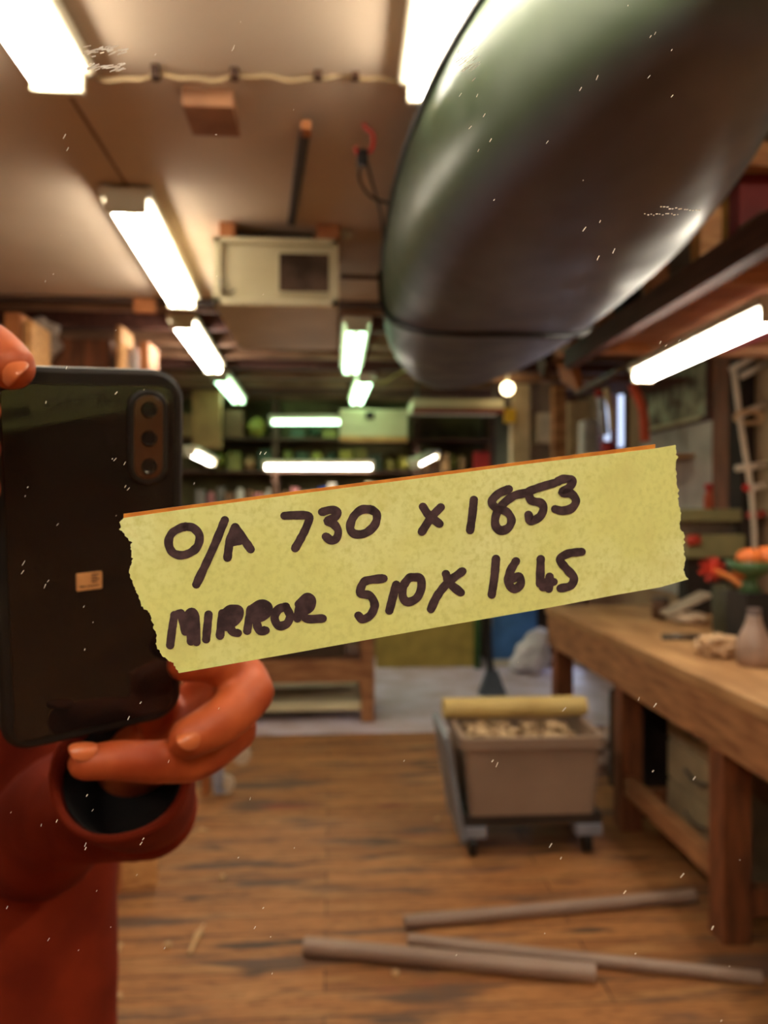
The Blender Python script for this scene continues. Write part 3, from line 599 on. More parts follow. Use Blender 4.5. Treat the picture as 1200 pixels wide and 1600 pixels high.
# ================================================================== right wall
wg = thing('wall_pane', (2.28, 5, 2.0), 'framed sheet of patterned grey glass leaning high on the right wall', 'glass panel')
q0, q1 = XX(1012, 660, 2.28), XX(1103, 582, 2.28)
z0, z1 = 1.93, 2.17
ya, yb = XX(1105, 600, 2.28).y, XX(1012, 600, 2.28).y
pbox('pane', (2.28, ya, 2.02), (2.29, yb, 2.36), mat('grey_pane', srgb(172, 178, 150), .25, srgb(96, 84, 72), 9, detail=2), wg)
b = nb()
for lo, hi in (((ya - .03, 1.99), (yb + .03, 2.02)), ((ya - .03, 2.36), (yb + .03, 2.39)), ((ya - .03, 2.02), (ya, 2.36)), ((yb, 2.02), (yb + .03, 2.36))): box(b, (2.27, lo[0], lo[1]), (2.35, hi[0], hi[1]))
obj('pane_frame', b, woodP, wg)
b = nb(); ring_tube(b, [XX(1015, 672, 2.283), XX(1098, 652, 2.283)], .018, 8); obj('white_rod', b, cream, None, 'pale rod on brackets under the grey glass pane', 'rod')
tbox('grey_wall_board', (2.30, XX(1118, 700, 2.3).y, .877), (2.345, XX(1000, 700, 2.3).y, 2.0), mat('board_grey', srgb(196, 188, 178), .6, srgb(160, 150, 142), 4), 'grey board on the right wall below the glass pane', 'board')
y0 = XX(1138, 600, 2.27).y
tbox('orange_post', (2.27, y0, .877), (2.345, y0 + .19, 2.36), woodR, 'upright red brown timber post right of the grey board', 'post')
tbox('dark_post', (2.268, y0 - .15, .877), (2.345, y0 - .01, 2.34), dark, 'black upright post beside the red brown post', 'post')
# red topped orange sprayer on the grey board
q = XX(1092, 790, 2.2); sp = thing('orange_bottle', (q.x, q.y, 1.3), 'small orange bottle with a red cap against the grey board', 'bottle')
q1 = XX(1092, 740, 2.2)
b = nb(); lathe(b, [(.03, 0), (.032, .07), (.02, .1), (.016, .12)], (2.266, q.y, XX(1092, 795, 1.85).z), 16); obj('bottle_body', b, flat('orange', 214, 96, 60), sp, smooth=True)
b = nb(); lathe(b, [(.018, 0), (.02, .03), (.03, .04), (.03, .06), (.01, .065)], (2.266, q.y, XX(1092, 768, 1.85).z), 16); obj('bottle_cap', b, flat('redcap', 196, 54, 48), sp, smooth=True)
# white clamp rack
cr_ = thing('clamp_rack', (1.8, 3.2, 1.5), 'white metal ladder shaped rack with rods at the right edge', 'rack')
def rod(name, pts, r, m_, parent, **k):
    b = nb(); ring_tube(b, spline(pts, 5) if len(pts) > 2 else pts, r, 10); return obj(name, b, m_, parent, smooth=True, **k)
pw = flat('rod_white', 222, 206, 184, .4)
rod('upright', [W(1146, 575, 3.94), W(1160, 680, 3.94), W(1176, 790, 3.94), Vector((W(1182, 850, 3.94).x, 3.94, .876))], .015, pw, cr_)
for (x0, y0_, x1, y1_) in ((1142, 578, 1198, 546), (1158, 588, 1198, 568), (1150, 732, 1198, 726), (1168, 764, 1198, 758), (1152, 650, 1198, 630)):
    rod('rod', [W(x0, y0_, 3.94), W(x1, y1_, 3.94)], .018, pw, cr_)
b = nb(); blob(b, W(1166, 762, 3.92), .02, 2, .1); obj('red_tip', b, flat('redtip', 210, 40, 30), cr_)
b = nb(); ring_tube(b, [W(1170 + 22 * math.cos(t), 652 + 9 * math.sin(t), 3.94 + .02 * math.sin(t)) for t in [k * .45 for k in range(15)]], .012, 8)
obj('rope_coil', b, flat('rope_tan', 206, 168, 124), None, 'coil of tan rope on the white rack', 'rope')
b = nb(); blob(b, W(1188, 700, 4.2), (.045, .05, .06), 3, .3); obj('red_bag', b, flat('bag_red', 150, 52, 52), None, 'dark red bag hanging behind the white rods', 'bag')
# hanging tools near the window
rod('orange_strap', [W(988, 600, 4.9), W(1004, 640, 4.9), W(1008, 690, 4.9)], .032, flat('strap', 232, 96, 62), None, label='long orange foam tube hanging beside the window', cat='tube')
tw = thing('glove_roll', W(938, 600, 5.2), 'white and red striped roll hanging left of the window', 'roll')
rod('roll', [W(938, 615, 5.2), W(944, 680, 5.2)], .03, flat('roll_white', 200, 200, 214), tw)
rod('top_cap', [W(934, 595, 5.2), W(938, 620, 5.2)], .035, flat('rolred', 176, 40, 40), tw)
rod('cream_roll', [W(947, 606, 5.0), W(955, 640, 5.0), W(957, 672, 5.0)], .024, flat('cream_r', 216, 190, 150), None, label='cream tube hanging between the red capped roll and the window', cat='tube')
b = nb(); lathe(b, [(.04, 0), (.05, .07), (.03, .1)], (W(950, 698, 5.0).x, 5.0, 1.801), 16); obj('red_pot', b, flat('pot_red', 188, 44, 50), None, 'red pot just above the tape below the hanging rolls', 'pot')
bxpx('white_sack', 912, 655, 935, 705, 5.4, .15, flat('sack_white', 196, 186, 180), 'pale grey sack standing left of the red pot', 'sack', zlo=1.801, bev=.02)
bxpx('beige_board', 888, 628, 925, 708, 6.04, .05, flat('beige_b', 196, 168, 128), 'beige board standing against the wall behind the pale sack', 'board', zlo=1.021)
tbox('wall_shelf', (1.62, 4.75, 1.78), (2.35, 5.75, 1.80), woodL, 'tan wall shelf just above the tape under the window', 'shelf')
tbox('hanging_board', (1.72, 4.82, 2.27), (2.35, 5.4, 2.30), woodP, 'dark plum board on the wall that the tubes hang from', 'board')
rod('dark_pipe', [W(905, 612, 4.6), W(990, 565, 3.7)], .018, steel, None, label='grey steel pipe slanting under the rack above the window', cat='pipe')
# pale post, panel, shelf at the far right
tbox('wall_counter', (1.36, 6.0, .98), (2.35, 6.88, 1.02), wood, 'brown counter against the right wall carrying the cream post', 'counter')
bxpx('pale_post', 800, 600, 828, 720, 6.3, .12, flat('post_pale', 214, 190, 150), 'pale cream upright post right of the round lamp', 'post', zlo=1.021)
bxpx('switch_box', 840, 645, 862, 692, 6.37, .08, flat('switch_pale', 216, 196, 160), 'pale switch box mounted between the cream post and a brown post', 'switch box')
bxpx('brown_post', 866, 600, 885, 720, 6.1, .12, wood, 'slim brown wooden post right of the pale switch box', 'post', zlo=1.021)
bxpx('wall_sheet', 828, 590, 868, 720, 6.45, .03, flat('sheet_tan', 150, 124, 90), 'tan sheet behind the pale switch box', 'sheet', zlo=1.021)
bu = thing('round_lamp', W(793, 607, 6.0), 'small round glowing lamp by the cream post', 'lamp')
b = nb(); blob(b, W(793, 607, 6.0), .052, 3, 0); obj('bulb', b, emis('bulb', (1, .8, .45), 8), bu, smooth=True)
rod('lamp_stem', [W(793, 598, 6.0), Vector((W(793, 598, 6.0).x, 6.0, CZ + .16))], .012, white, bu)
sh = thing('far_shelf_light', W(720, 633, 6.2), 'pale wide shelf board under the canoe tip', 'shelf')
q0, q1 = W(645, 640, 6.2), W(788, 624, 6.2); pbox('shelf_board', (q0.x, 6.2, q0.z), (q1.x, 6.6, q1.z), cream, sh)
for x_ in (q0.x + .05, q1.x - .05): pbox('hanger', (x_, 6.4, q1.z), (x_ + .02, 6.42, CZ + .16), steel, sh)
q0, q1 = W(645, 645, 6.18), W(788, 638, 6.18); pbox('red_lip', (q0.x, 6.17, q0.z), (q1.x, 6.2, q1.z), flat('lip', 130, 60, 44), sh)
bxpx('yellow_tag', 789, 638, 806, 660, 6.24, .06, flat('tagy', 220, 176, 40), 'small bright yellow tape roll hanging on the cream post', 'tape roll')
bxpx('red_tin', 742, 706, 768, 730, 7.08, .14, flat('tinr', 176, 44, 38), 'red tin on the far shelf just above the tape', 'tin', zlo=1.801)

# far shelves with their goods
FY = 7.05
fs = thing('far_shelving', (.4, FY, 0), 'dark timber shelving across the far wall', 'shelving')
for i, (z) in enumerate((1.48, 1.80, 2.1)): pbox('shelf_board', (-1.55, FY, z - .02), (1.5, BW - .02, z), woodD, fs)
for x in (-1.55, -.55, .75, 1.46): pbox('upright', (x, FY + .02, 0), (x + .05, BW - .02, 2.45), woodD, fs)
cols = {'pale blue': (128, 146, 190), 'white': (206, 200, 188), 'pink': (186, 120, 120), 'cream': (206, 188, 150), 'red': (166, 50, 44), 'olive': (120, 116, 52), 'yellow green': (164, 160, 70), 'brown': (116, 82, 54), 'dark green': (46, 66, 44), 'blue': (52, 84, 170), 'grey': (124, 118, 110), 'tan': (170, 136, 92), 'black': (34, 28, 26)}
ordn = ['first', 'second', 'third', 'fourth', 'fifth', 'sixth', 'seventh', 'eighth', 'ninth', 'tenth', 'eleventh', 'twelfth', 'thirteenth', 'fourteenth', 'fifteenth', 'sixteenth', 'seventeenth', 'eighteenth', 'nineteenth', 'twentieth']
def goods(x0, x1, z, seq, hmax, where, group, Y=FY + .02):
    n = len(seq); wdt = (x1 - x0) / n; z += .001
    for i, (cname, kind) in enumerate(seq):
        m_ = flat('goods_' + cname.replace(' ', '_'), *cols[cname]); xa = x0 + wdt * (i + .08); xb = x0 + wdt * (i + .92); h = hmax * random.uniform(.55, 1)
        lab = '%s %s %s, %s from the left' % (cname, kind.replace('heap', 'bundle'), where, ordn[i]); b = nb()
        if kind == 'box': box(b, (xa, Y, z), (xb, Y + .18, z + h), .004)
        elif kind in ('jar', 'tin', 'bottle'):
            r = (xb - xa) / 2; pf = {'jar': [(r, 0), (r, h * .75), (r * .7, h * .82), (r * .75, h)], 'tin': [(r, 0), (r * 1.02, .01), (r, h * .95), (r * .95, h)], 'bottle': [(r, 0), (r, h * .55), (r * .4, h * .75), (r * .35, h)]}[kind]
            lathe(b, pf, ((xa + xb) / 2, Y + .1, z), 14)
        else:
            blob(b, ((xa + xb) / 2, Y + .12, z + h * .5), ((xb - xa) / 2, .09, h * .4), 3, .3, 2, i)
            zz = min(v.co.z for v in b.verts)
            for v in b.verts: v.co.z += z - zz
        obj(kind if kind != 'heap' else 'soft_bundle', b, m_, None, lab, kind if kind != 'heap' else 'bundle', group, smooth=kind != 'box')
goods(-1.25, -.55, 1.48, [('grey', 'box'), ('pink', 'jar'), ('grey', 'tin'), ('brown', 'box'), ('white', 'jar'), ('brown', 'jar'), ('pink', 'box'), ('white', 'bottle')], .2, 'on the low far shelf beside the phone', 'goods on the low far shelf, left bay')
goods(-.48, .72, 1.48, [('brown', 'box'), ('pink', 'tin'), ('grey', 'box'), ('white', 'jar'), ('blue', 'box'), ('white', 'box'), ('cream', 'tin'), ('pink', 'box'), ('white', 'bottle'), ('cream', 'box'), ('grey', 'tin'), ('white', 'tin'), ('tan', 'box'), ('pale blue', 'jar')], .22, 'on the low far shelf under the long lamp', 'goods on the low far shelf, middle bay')
goods(-1.25, -.55, 1.80, [('brown', 'heap'), ('yellow green', 'heap'), ('olive', 'box'), ('tan', 'heap'), ('dark green', 'box')], .27, 'on the middle far shelf beside the phone', 'goods on the middle far shelf, left bay')
goods(-.48, .72, 1.80, [('olive', 'heap'), ('dark green', 'box'), ('yellow green', 'heap'), ('dark green', 'heap'), ('yellow green', 'box'), ('olive', 'box'), ('dark green', 'box'), ('olive', 'heap'), ('yellow green', 'heap')], .26, 'on the middle far shelf', 'goods on the middle far shelf, middle bay')
goods(.82, 1.26, 1.80, [('tan', 'heap'), ('brown', 'heap'), ('tan', 'box'), ('olive', 'heap'), ('tan', 'heap')], .24, 'on the middle far shelf under the canoe tip', 'goods on the middle far shelf, right bay')
goods(.8, 1.44, 1.48, [('grey', 'box'), ('brown', 'heap'), ('white', 'jar'), ('grey', 'tin')], .24, 'on the low far shelf under the canoe tip', 'goods on the low far shelf, right bay')
goods(-1.4, -.6, 2.10, [('tan', 'box'), ('yellow green', 'heap'), ('brown', 'box'), ('yellow green', 'heap')], .26, 'on the top far shelf left of the lamp', 'goods on the top far shelf, left bay')
goods(-.4, .05, 2.10, [('dark green', 'box'), ('dark green', 'heap'), ('olive', 'box')], .12, 'on the top far shelf above the green lamp', 'goods on the top far shelf, middle bay')

# left wall: high lumber rack with wood and bags
lr = thing('lumber_rack', (-1.9, 4.6, 2.0), 'high brown timber rack along the left wall above the phone', 'rack')
pbox('shelf_board', (LW, 3.6, 1.95), (-1.09, 5.0, 1.99), woodR, lr)
pbox('front_rail', (-1.09, 3.6, 1.90), (-1.05, 5.0, 1.99), woodR, lr)
for y in (3.62, 4.95): pbox('hanger', (-2.2, y, 1.99), (-2.15, y + .05, CZ if y < 3.8 else CZ + .16), woodD, lr)
bxpx('brown_box', 84, 530, 172, 590, 4.4, .3, woodR, 'red brown wooden box above the top edge of the phone', 'box', zlo=1.991)
b = nb(); blob(b, W(64, 532, 4.3), (.095, .1, .12), 4, .3, 2.5); obj('white_bag', b, flat('bag_white', 176, 156, 142), None, 'crumpled pale bag hanging above the phone near the fingertip', 'bag')
for (x0, y0_, x1, y1_, Y, m_, lb) in ((181, 508, 190, 575, 4.2, woodL, 'thin pale upright stick above the phone'), (218, 533, 232, 580, 4.3, woodO, 'orange timber end right of the pale stick'), (196, 540, 212, 580, 4.5, woodR, 'brown timber end between the pale stick and the orange one'), (6, 488, 32, 560, 3.8, woodO, 'orange brown plank end at the left edge above the fingertip'), (36, 500, 50, 545, 3.8, woodL, 'tan stick beside the crumpled pale bag')):
    bxpx('timber_end', x0, y0_, x1, y1_, Y, .25, m_, lb, 'timber', 'timber on the left rack', zlo=1.991)
bxpx('tall_tan_board', 300, 610, 345, 700, 6.6, .1, flat('tanb', 160, 120, 74), 'tan board standing right of the phone top', 'board')

# ================================================================== workbench on the right
BX = 1.27
wbn = thing('workbench', (1.63, 3.3, 0), 'heavy wooden workbench along the right wall', 'workbench')
pbox('bench_top', (BX - .01, 1.5, .83), (RW - .02, 4.5, .875), mat('bench_top', srgb(196, 152, 104), .55, srgb(160, 116, 74), 5, (2, .6, 1), .05), wbn, .006)
pbox('apron', (BX, 1.5, .65), (BX + .045, 4.48, .83), wood, wbn, .004)
pbox('end_apron', (BX + .045, 4.43, .65), (RW - .05, 4.475, .83), wood, wbn)
for y in (1.7, 2.46, 3.36, 4.36):
    pbox('leg', (BX + .02, y, 0), (BX + .12, y + .1, .83 if y != 3.36 else .83), woodR, wbn, .004)
    pbox('leg', (RW - .16, y, 0), (RW - .06, y + .1, .83), woodR, wbn, .004)
    pbox('foot_rail', (BX + .12, y + .02, .08), (RW - .16, y + .08, .17), woodR, wbn)
pbox('stretcher', (BX + .03, 2.56, .17), (BX + .08, 3.36, .25), wood, wbn)
# beneath the bench
dr = thing('drawer_chest', (1.65, 3.0, 0), 'grey drawer chest pushed under the workbench between its legs', 'chest')
pbox('carcass', (1.5, 2.74, .05), (1.82, 3.33, .62), flat('chest_grey', 150, 132, 104), dr)
for k in range(3):
    d_ = pbox('drawer', (1.485, 2.74 + 0.0, .09 + .175 * k), (1.4995, 3.32, .25 + .175 * k), flat('chest_grey2', 164, 144, 112), dr)
    rod('drawer_pull', [(1.475, 2.95, .18 + .175 * k), (1.468, 3.04, .165 + .175 * k), (1.475, 3.13, .18 + .175 * k)], .006, steel, d_)
tbox('dark_box', (1.45, 3.5, 0), (1.9, 3.95, .5), dark, 'dark box under the workbench between the middle and far legs', 'box')
tbox('black_case', (1.5, 1.9, 0), (1.9, 2.42, .55), dark, 'black case under the near end of the workbench', 'case')
b = nb(); blob(b, (1.56, 4.15, .12), (.12, .14, .13), 4, .4, 3); obj('rag_pile', b, flat('rag_grey', 170, 150, 140), None, 'grey rag under the far end of the workbench', 'rag')
# on the bench
def onb(px, py): return H(px, py, .875)
p = onb(1032, 967); tn = thing('brown_tin', p, 'small dark brown tin on the workbench nearest the tape', 'tin')
b = nb(); lathe(b, [(.043, 0), (.043, .1), (.04, .104)], p, 20); obj('tin_body', b, flat('tinbrown', 98, 66, 44), tn, smooth=True)
b = nb(); lathe(b, [(.045, 0), (.045, .012), (.035, .016)], p + Vector((0, 0, .1)), 20); obj('tin_lid', b, steel, tn)
p = onb(1074, 974); b = nb(); blob(b, p + Vector((0, -.01, .03)), (.1, .06, .03), 4, .2, 2); obj('cloth_pad', b, flat('cloth_w', 208, 184, 156), None, 'folded off white cloth behind the brown tin', 'cloth')
b = nb(); M_ = Matrix.Translation(p + Vector((.0, .02, .095))) @ Matrix.Rotation(-.45, 4, 'Y'); box(b, (-.12, -.06, -.012), (.12, .06, .012), .008, M_); obj('paper_pad', b, flat('pad_g', 176, 158, 136), None, 'grey white pad tilted over the folded cloth', 'pad')
p = onb(1133, 990); cn = thing('green_canister', p, 'dark olive canister standing on the workbench', 'canister')
b = nb(); lathe(b, [(.052, 0), (.056, .02), (.06, .2), (.054, .21)], p, 24); obj('canister_body', b, flat('olive_d', 62, 60, 40), cn, smooth=True); b = nb(); lathe(b, [(.057, 0), (.057, .02), (.04, .026)], p + Vector((0, 0, .205)), 24); obj('canister_lid', b, flat('olive_l', 78, 76, 54), cn)
p = onb(1178, 1040); bt = thing('glass_bottle', p, 'pale cloudy bottle at the right edge of the workbench', 'bottle')
b = nb(); lathe(b, [(.055, 0), (.062, .04), (.060, .09), (.036, .14), (.026, .17), (.026, .185)], p, 24); obj('bottle_body', b, flat('cloudy', 176, 148, 132, .25), bt, smooth=True); b = nb(); lathe(b, [(.023, 0), (.023, .03)], p + Vector((0, 0, .18)), 16); obj('bottle_cap', b, flat('capg', 120, 104, 100), bt)
p = onb(1122, 1025); b = nb(); blob(b, p + Vector((0, 0, .04)), (.075, .08, .045), 4, .35, 2.4); obj('plaster_lump', b, flat('lump', 206, 168, 128), None, 'lump of cream putty on the workbench front edge', 'lump')
rod('metal_bar', [onb(1034, 1000) + Vector((0, 0, .014)), onb(1096, 1000) + Vector((0, 0, .014))], .013, steel, None, label='short grey metal bar lying on the workbench', cat='bar')
p = onb(1172, 930)
gb = thing('green_bowl', p, 'green bowl filled with orange gourds on a stand at the right edge', 'bowl')
b = nb(); lathe(b, [(.05, 0), (.03, .03), (.03, .06), (.07, .08), (.10, .13), (.095, .13), (.06, .09)], W(1172, 925, 3.1), 24); obj('bowl', b, flat('bowl_g', 70, 100, 60, .35), gb, smooth=True)
zb_ = W(1172, 925, 3.1).z
tbox('bowl_stand', (W(1150, 925, 3.1).x, 3.02, .875), (W(1195, 925, 3.1).x, 3.18, zb_), dark, 'dark block the green bowl stands on', 'block')
for i, (x, y, r) in enumerate(((1172, 872, .052), (1200, 872, .062), (1158, 893, .034))):
    b = nb(); c_ = W(x, y, 3.1)
    r_ = bmesh.ops.create_icosphere(b, subdivisions=4, radius=1)
    for v in r_['verts']:
        a_ = math.atan2(v.co.y, v.co.x); k = 1 + .08 * abs(math.sin(a_ * 4)); v.co = Vector((v.co.x * r * k, v.co.y * r * k, v.co.z * r * .8)) + c_
    g_ = obj('orange_gourd', b, flat('gourd', 216, 110, 44), None, ('orange gourd in the middle of the green bowl', 'largest orange gourd at the right edge of the bowl', 'small orange gourd at the left rim of the green bowl')[i], 'gourd', 'gourds in the green bowl', smooth=True)
# red flower head like brush
fl = thing('red_brush', W(1112, 890, 3.4), 'spiky bright red brush beside the green machine', 'brush'); c_ = W(1112, 890, 3.4)
b = nb()
for k in range(46):
    d = Vector((random.gauss(0, 1), random.gauss(0, .6), random.gauss(0, 1))).normalized(); ring_tube(b, [c_, c_ + d * .06], [.008, .003], 5)
obj('bristles', b, flat('red_b', 206, 56, 36), fl)
rod('brush_handle', [c_, W(1145, 905, 3.35), W(1165, 922, 3.3)], .014, flat('orange_h', 206, 120, 50), fl)
# olive machine (lathe) on the bench back
mc_ = thing('green_machine', (2.05, 4.1, .876), 'olive green bench machine with dark fittings at the back of the workbench', 'machine')
og = flat('olive_m', 134, 128, 88, .45); q = W(1068, 930, 3.98)
zt = W(1100, 795, 3.98).z; zm = W(1100, 815, 3.98).z; zk = W(1100, 835, 3.98).z; zl = W(1100, 872, 3.98).z
xa, xb, xc = W(1060, 800, 3.98).x, W(1160, 800, 3.98).x, 2.262
pbox('upper_bed', (xa, 3.98, zm), (xb, 4.2, zt), og, mc_, .008); pbox('lower_bed', (xa + .05, 3.98, zl), (xb + .02, 4.2, zk), og, mc_, .008)
pbox('slide', (xa, 4.04, zk), (xb, 4.16, zm), steel, mc_); pbox('headstock', (xb, 3.99, zl), (xc, 4.22, zt), dark, mc_, .008); pbox('machine_foot', (xa + .08, 4.05, .8755), (xb, 4.16, zl), dark, mc_)
rod('red_lever', [W(1168, 805, 3.955), W(1195, 803, 3.955)], .018, flat('lever', 190, 70, 56), mc_)
rod('red_knob', [W(1075, 845, 3.965), W(1092, 843, 3.965)], .028, flat('knobr', 200, 60, 40), mc_)

# ================================================================== bin on its dolly
dl = thing('bin_dolly', (.82, 3.3, 0), 'low wheeled dolly carrying the grey bin', 'dolly')
BY0, BY1 = 3.12, 3.56; q0, q1 = W(722, 1280, BY0), W(945, 1280, BY0); bz = q0.z + .0
pbox('deck', (q0.x, BY0 + .03, bz - .045), (q1.x, BY1 - .02, bz), flat('dolly_deck', 60, 48, 40), dl)
for (x, y) in ((q0.x + .05, BY0 + .06), (q1.x - .06, BY0 + .06), (q0.x + .05, BY1 - .06), (q1.x - .06, BY1 - .06)):
    w_ = nb(); lathe(w_, [(.03, -.016), (.05, -.012), (.05, .012), (.03, .016)], (x, y, .05), 20, (1, 0, 0)); wh = obj('wheel', w_, black, dl, smooth=False)
    pbox('wheel_bracket', (x - .055, y - .05, .088), (x + .055, y + .05, bz - .045), flat('bracket_pale', 140, 140, 150), dl)
bn = thing('grey_bin', ((q0.x + q1.x) / 2, 3.34, bz), 'grey plastic bin full of crumpled paper standing on the dolly', 'bin')
rz = H(830, 1150, 0).z; rimz = W(830, 1152, BY0).z
bm = nb(); t_ = .028
def ring4(x0, y0, x1, y1, z, r): return [bm.verts.new((x, y, z)) for x, y in rrect(x0, y0, x1, y1, r, 4)]
xo0, xo1 = q0.x + .012, q1.x - .012
R_ = [ring4(xo0 + .02, BY0 + .02, xo1 - .02, BY1 - .02, bz + .001, .03), ring4(xo0, BY0, xo1, BY1, rimz - .05, .03), ring4(xo0 - .018, BY0 - .018, xo1 + .018, BY1 + .018, rimz - .045, .04), ring4(xo0 - .018, BY0 - .018, xo1 + .018, BY1 + .018, rimz, .04), ring4(xo0 + .008, BY0 + .008, xo1 - .008, BY1 - .008, rimz, .03), ring4(xo0 + .03, BY0 + .03, xo1 - .03, BY1 - .03, bz + .01, .02)]
for i in range(5):
    for k in range(len(R_[0])): n_ = len(R_[0]); bm.faces.new((R_[i][k], R_[i][(k + 1) % n_], R_[i + 1][(k + 1) % n_], R_[i + 1][k]))
bm.faces.new(R_[0][::-1]); bm.faces.new(R_[-1])
obj('bin_body', bm, mat('bin_plastic', srgb(152, 128, 110), .45, srgb(136, 114, 98), 3), bn)
bm = nb(); rnd = random.Random(5)
for k in range(70):
    blob(bm, (rnd.uniform(xo0 + .07, xo1 - .07), rnd.uniform(BY0 + .06, BY1 - .06), rimz - .07 + rnd.uniform(-.02, .045)), (rnd.uniform(.02, .045), rnd.uniform(.02, .04), rnd.uniform(.012, .03)), 2, .5, 3, k)
obj('wood_shavings', bm, mat('shavings', srgb(214, 186, 146), .8, srgb(130, 100, 70), 25), None, 'crumpled paper and shavings filling the grey bin', 'shavings', kind='stuff')
yt = 3.43; a, c = W(692, 1101, yt), W(914, 1098, yt); zt_ = rimz + .046
tube = thing('cardboard_tube', (a.x, yt, zt_), 'thick yellow cardboard tube lying across the grey bin', 'tube')
bm = nb(); lathe(bm, [(.030, .03), (.030, 0), (.045, 0), (.045, (c.x - a.x)), (.030, (c.x - a.x)), (.030, (c.x - a.x) - .03)], (a.x, yt, zt_), 28, (1, 0, 0)); obj('tube_wall', bm, mat('tube_card', srgb(204, 178, 112), .6, srgb(190, 162, 98), 6), tube, smooth=False)
bm = nb(); M_ = Matrix.Translation((q0.x - .03, 3.3, .30)) @ Matrix.Rotation(-.16, 4, 'Y'); box(bm, (-.012, -.2, -.22), (.012, .2, .22), .006, M_); 
obj('storage_tray', bm, flat('lid_blue', 128, 132, 140, .45), None, 'blue grey plastic lid leaning on the left side of the bin', 'lid')

# ================================================================== things on the floor
pm = mat('pipe_plastic', srgb(158, 134, 120), .4, srgb(140, 116, 102), 3)
def pipe(a, c, r, label):
    A, C_ = H(a[0], a[1], r), H(c[0], c[1], r); b = nb(); d = (C_ - A); lathe(b, [(r * .8, .03), (r * .8, 0), (r, 0), (r, d.length), (r * .8, d.length), (r * .8, d.length - .03)], A, 20, d.normalized())
    obj('pipe', b, pm, None, label, 'pipe', 'grey pipes on the floor', smooth=False)
pipe((632, 1441), (1085, 1399), .022, 'grey pipe on the floor farthest back, under the bench side')
pipe((476, 1478), (930, 1520), .027, 'thickest grey pipe on the floor, nearest and leftmost')
pipe((638, 1468), (1190, 1528), .019, 'thin grey pipe behind the thickest one, reaching the bench leg')
sm = flat('shaving', 214, 176, 128)
for i, (x0, y0_, x1, y1_, wd, lb) in enumerate(((238, 1305, 300, 1285, .022, 'long pale wood shaving on the floor below the hand'), (300, 1300, 325, 1298, .012, 'short pale shaving right of the long shaving'), (296, 1490, 318, 1445, .012, 'thin pale wood sliver lying on the floor left of the pipes'), (182, 1490, 188, 1475, .012, 'small sliver beside the jacket edge'))):
    A, C_ = H(x0, y0_, .004), H(x1, y1_, .004); b = nb(); ring_tube(b, spline([A, (A + C_) / 2 + Vector((0, 0, .008)), C_], 5), [wd * .5] * 5 + [wd] * 3 + [wd * .4] * 3, 8, flatz=.5); obj('wood_shaving', b, sm, None, lb, 'shaving', 'shavings on the floor', smooth=True)
for i, (x, y, lb) in enumerate(((184, 1556, 'white crumb on the floor beside the jacket'), (262, 1476, 'small crumb left of the thin sliver'), (347, 1370, 'pale crumb on the dark floor stain'), (684, 1280, 'pale crumb on the floor left of the bin wheels'), (618, 1520, 'tiny crumb below the thick pipe'))):
    b = nb(); blob(b, H(x, y, .008), (.012, .012, .008), 2, .3, 3, i); obj('crumb', b, sm, None, lb, 'crumb', 'crumbs on the floor')
b = nb(); M_ = Matrix.Translation(H(215, 1385, 0)) @ Matrix.Rotation(.35, 4, 'Z'); box(b, (-.10, -.01, 0), (.075, .01, .27), .003, M_); obj('wooden_offcut', b, woodL, None, 'pale wooden offcut standing on the floor beside the jacket', 'offcut')
b = nb(); A = H(180, 1392, 0); box(b, (A.x - .03, A.y - .02, 0), (A.x + .025, A.y + .03, .25), .003); obj('wood_wedge', b, woodO, None, 'orange wooden batten end against the pale panel by the jacket', 'batten')
# castor stand behind the hand
cs = thing('castor_stand', H(350, 1245, 0), 'pale castor stand on the floor right of the hand', 'stand'); A = H(345, 1245, 0)
cw = flat('castor_white', 198, 178, 156)
b = nb(); M_ = Matrix.Translation(A + Vector((0, 0, .02))) @ Matrix.Rotation(-.15, 4, 'Y'); box(b, (-.03, -.02, 0), (.03, .02, .24), .006, M_); obj('stand_leg', b, flat('pale_blue', 150, 150, 166), cs)
for (x, y) in ((352, 1225), (378, 1180)):
    p = H(x, y, .0); b = nb(); lathe(b, [(.02, -.02), (.045, -.018), (.045, .018), (.02, .02)], W(x, y, A.y), 20, (0, 1, 0)); obj('castor_wheel', b, cw, cs)
b = nb(); box(b, (A.x - .1, A.y + .02, 0), (A.x - .06, A.y + .06, .28), .003); obj('stand_post', b, woodO, cs)
# table at the far left
tbx0, tbx1, ty0, ty1 = -1.1, W(585, 1100, 5.2).x, 5.2, 5.9
tl_ = thing('wooden_table', ((tbx0 + tbx1) / 2, 5.5, 0), 'brown wooden table with a low shelf behind the tape', 'table')
pbox('table_top', (tbx0, ty0, .82), (tbx1, ty1, .86), woodR, tl_); pbox('rail', (tbx0, ty0 + .01, .60), (tbx1, ty0 + .05, .72), woodR, tl_)
for x in (tbx0, tbx1 - .09):
    for y in (ty0, ty1 - .09): pbox('leg', (x, y, 0), (x + .09, y + .09, .82), wood, tl_)
pbox('middle_rail', (tbx0, ty0 + .02, .27), (tbx1 - .09, ty0 + .06, .42), wood, tl_)
pbox('low_shelf', (tbx0, ty0 + .02, .08), (tbx1 - .09, ty1, .13), cream, tl_, label='pale low shelf board'); pbox('middle_shelf', (tbx0, ty0 + .06, .40), (tbx1 - .09, ty1, .42), woodR, tl_)
q = W(480, 1030, 5.35); tbox('dark_toolbox', (W(430, 1030, 5.35).x, 5.35, .42), (W(540, 1030, 5.35).x, 5.6, .56), flat('toolb', 84, 66, 50), 'dark toolbox on the table shelf below the tape', 'toolbox')
b = nb(); blob(b, W(556, 1045, 5.28) + Vector((0, .1, 0)), (.04, .05, .04), 3, .2); obj('white_ball', b, flat('ballw', 206, 180, 150), None, 'small white ball of cloth on the table shelf', 'cloth')

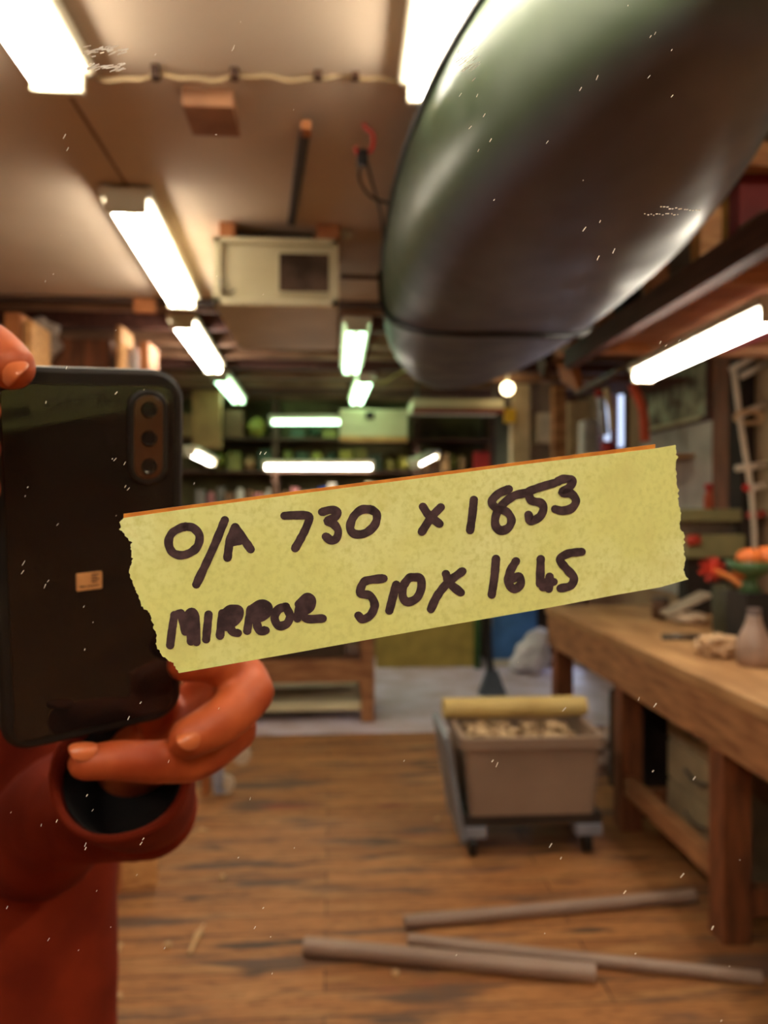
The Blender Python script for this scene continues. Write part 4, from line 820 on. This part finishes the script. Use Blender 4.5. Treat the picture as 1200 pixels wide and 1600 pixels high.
# far right floor things
ob = flat('ochre_panel', 176, 150, 72)
bxpx('ochre_panel', 588, 930, 742, 1034, 6.98, .04, ob, 'yellow ochre cabinet front low on the far wall', 'cabinet', zlo=0)
bxpx('blue_panel', 768, 920, 845, 1030, 7.0, .06, flat('blue_p', 76, 128, 190), 'bright blue panel standing low on the far wall', 'panel', zlo=.06)
bxpx('white_skirting', 766, 1026, 848, 1036, 6.97, .1, white, 'x', 'board') if False else None
struct('trim_4', (W(766, 1030, 7.0).x, 6.96, 0), (RW, 7.08, .06), white)
bxpx('dark_column', 842, 925, 866, 1040, 6.9, .08, dark, 'dark upright beside the blue panel', 'post', zlo=0)
rod('green_pole', [W(745, 900, 6.9), W(746, 1047, 6.9)], .03, flat('greenpole', 50, 90, 36), None, label='green pole standing beside the broom', cat='pole')
rod('yellow_strip', [W(766, 900, 6.92), W(765, 1046, 6.92)], .018, flat('ystrip', 196, 170, 30), None, label='thin yellow pole between the broom and the blue panel', cat='pole')
br_ = thing('broom', H(765, 1085, 0), 'broom with a dark handle and blue grey head standing on the pale floor', 'broom')
P0 = H(767, 1085, 0); Yb = P0.y
rod('handle', [W(757, 860, Yb + .1), W(767, 1060, Yb)], .025, black, br_)
b = nb(); w0 = W(748, 1085, Yb).x; w1 = W(790, 1085, Yb).x; xm = (w0 + w1) / 2
vs = [b.verts.new(p) for p in ((w0, Yb - .05, 0), (w1, Yb - .05, 0), (w1, Yb + .05, 0), (w0, Yb + .05, 0), (xm - .04, Yb - .03, .19), (xm + .04, Yb - .03, .19), (xm + .04, Yb + .03, .19), (xm - .04, Yb + .03, .19))]
for f in ((3, 2, 1, 0), (4, 5, 6, 7), (0, 1, 5, 4), (1, 2, 6, 5), (2, 3, 7, 6), (3, 0, 4, 7)): b.faces.new([vs[i] for i in f])
obj('bristle_head', b, flat('broomhead', 84, 92, 104), br_)
b = nb(); p = H(838, 1056, 0)
for (dx, dz, r) in ((0, .14, .15), (-.12, .09, .1), (.05, .3, .11), (-.06, .2, .1)): blob(b, p + Vector((dx, .1, dz)), (r, r * .8, r * .9), 4, .35, 2.5, dx * 9)
obj('white_rags', remesh(b, .02, 2), flat('ragw', 222, 216, 222), None, 'heap of white rags on the pale floor before the blue panel', 'rags', smooth=True)
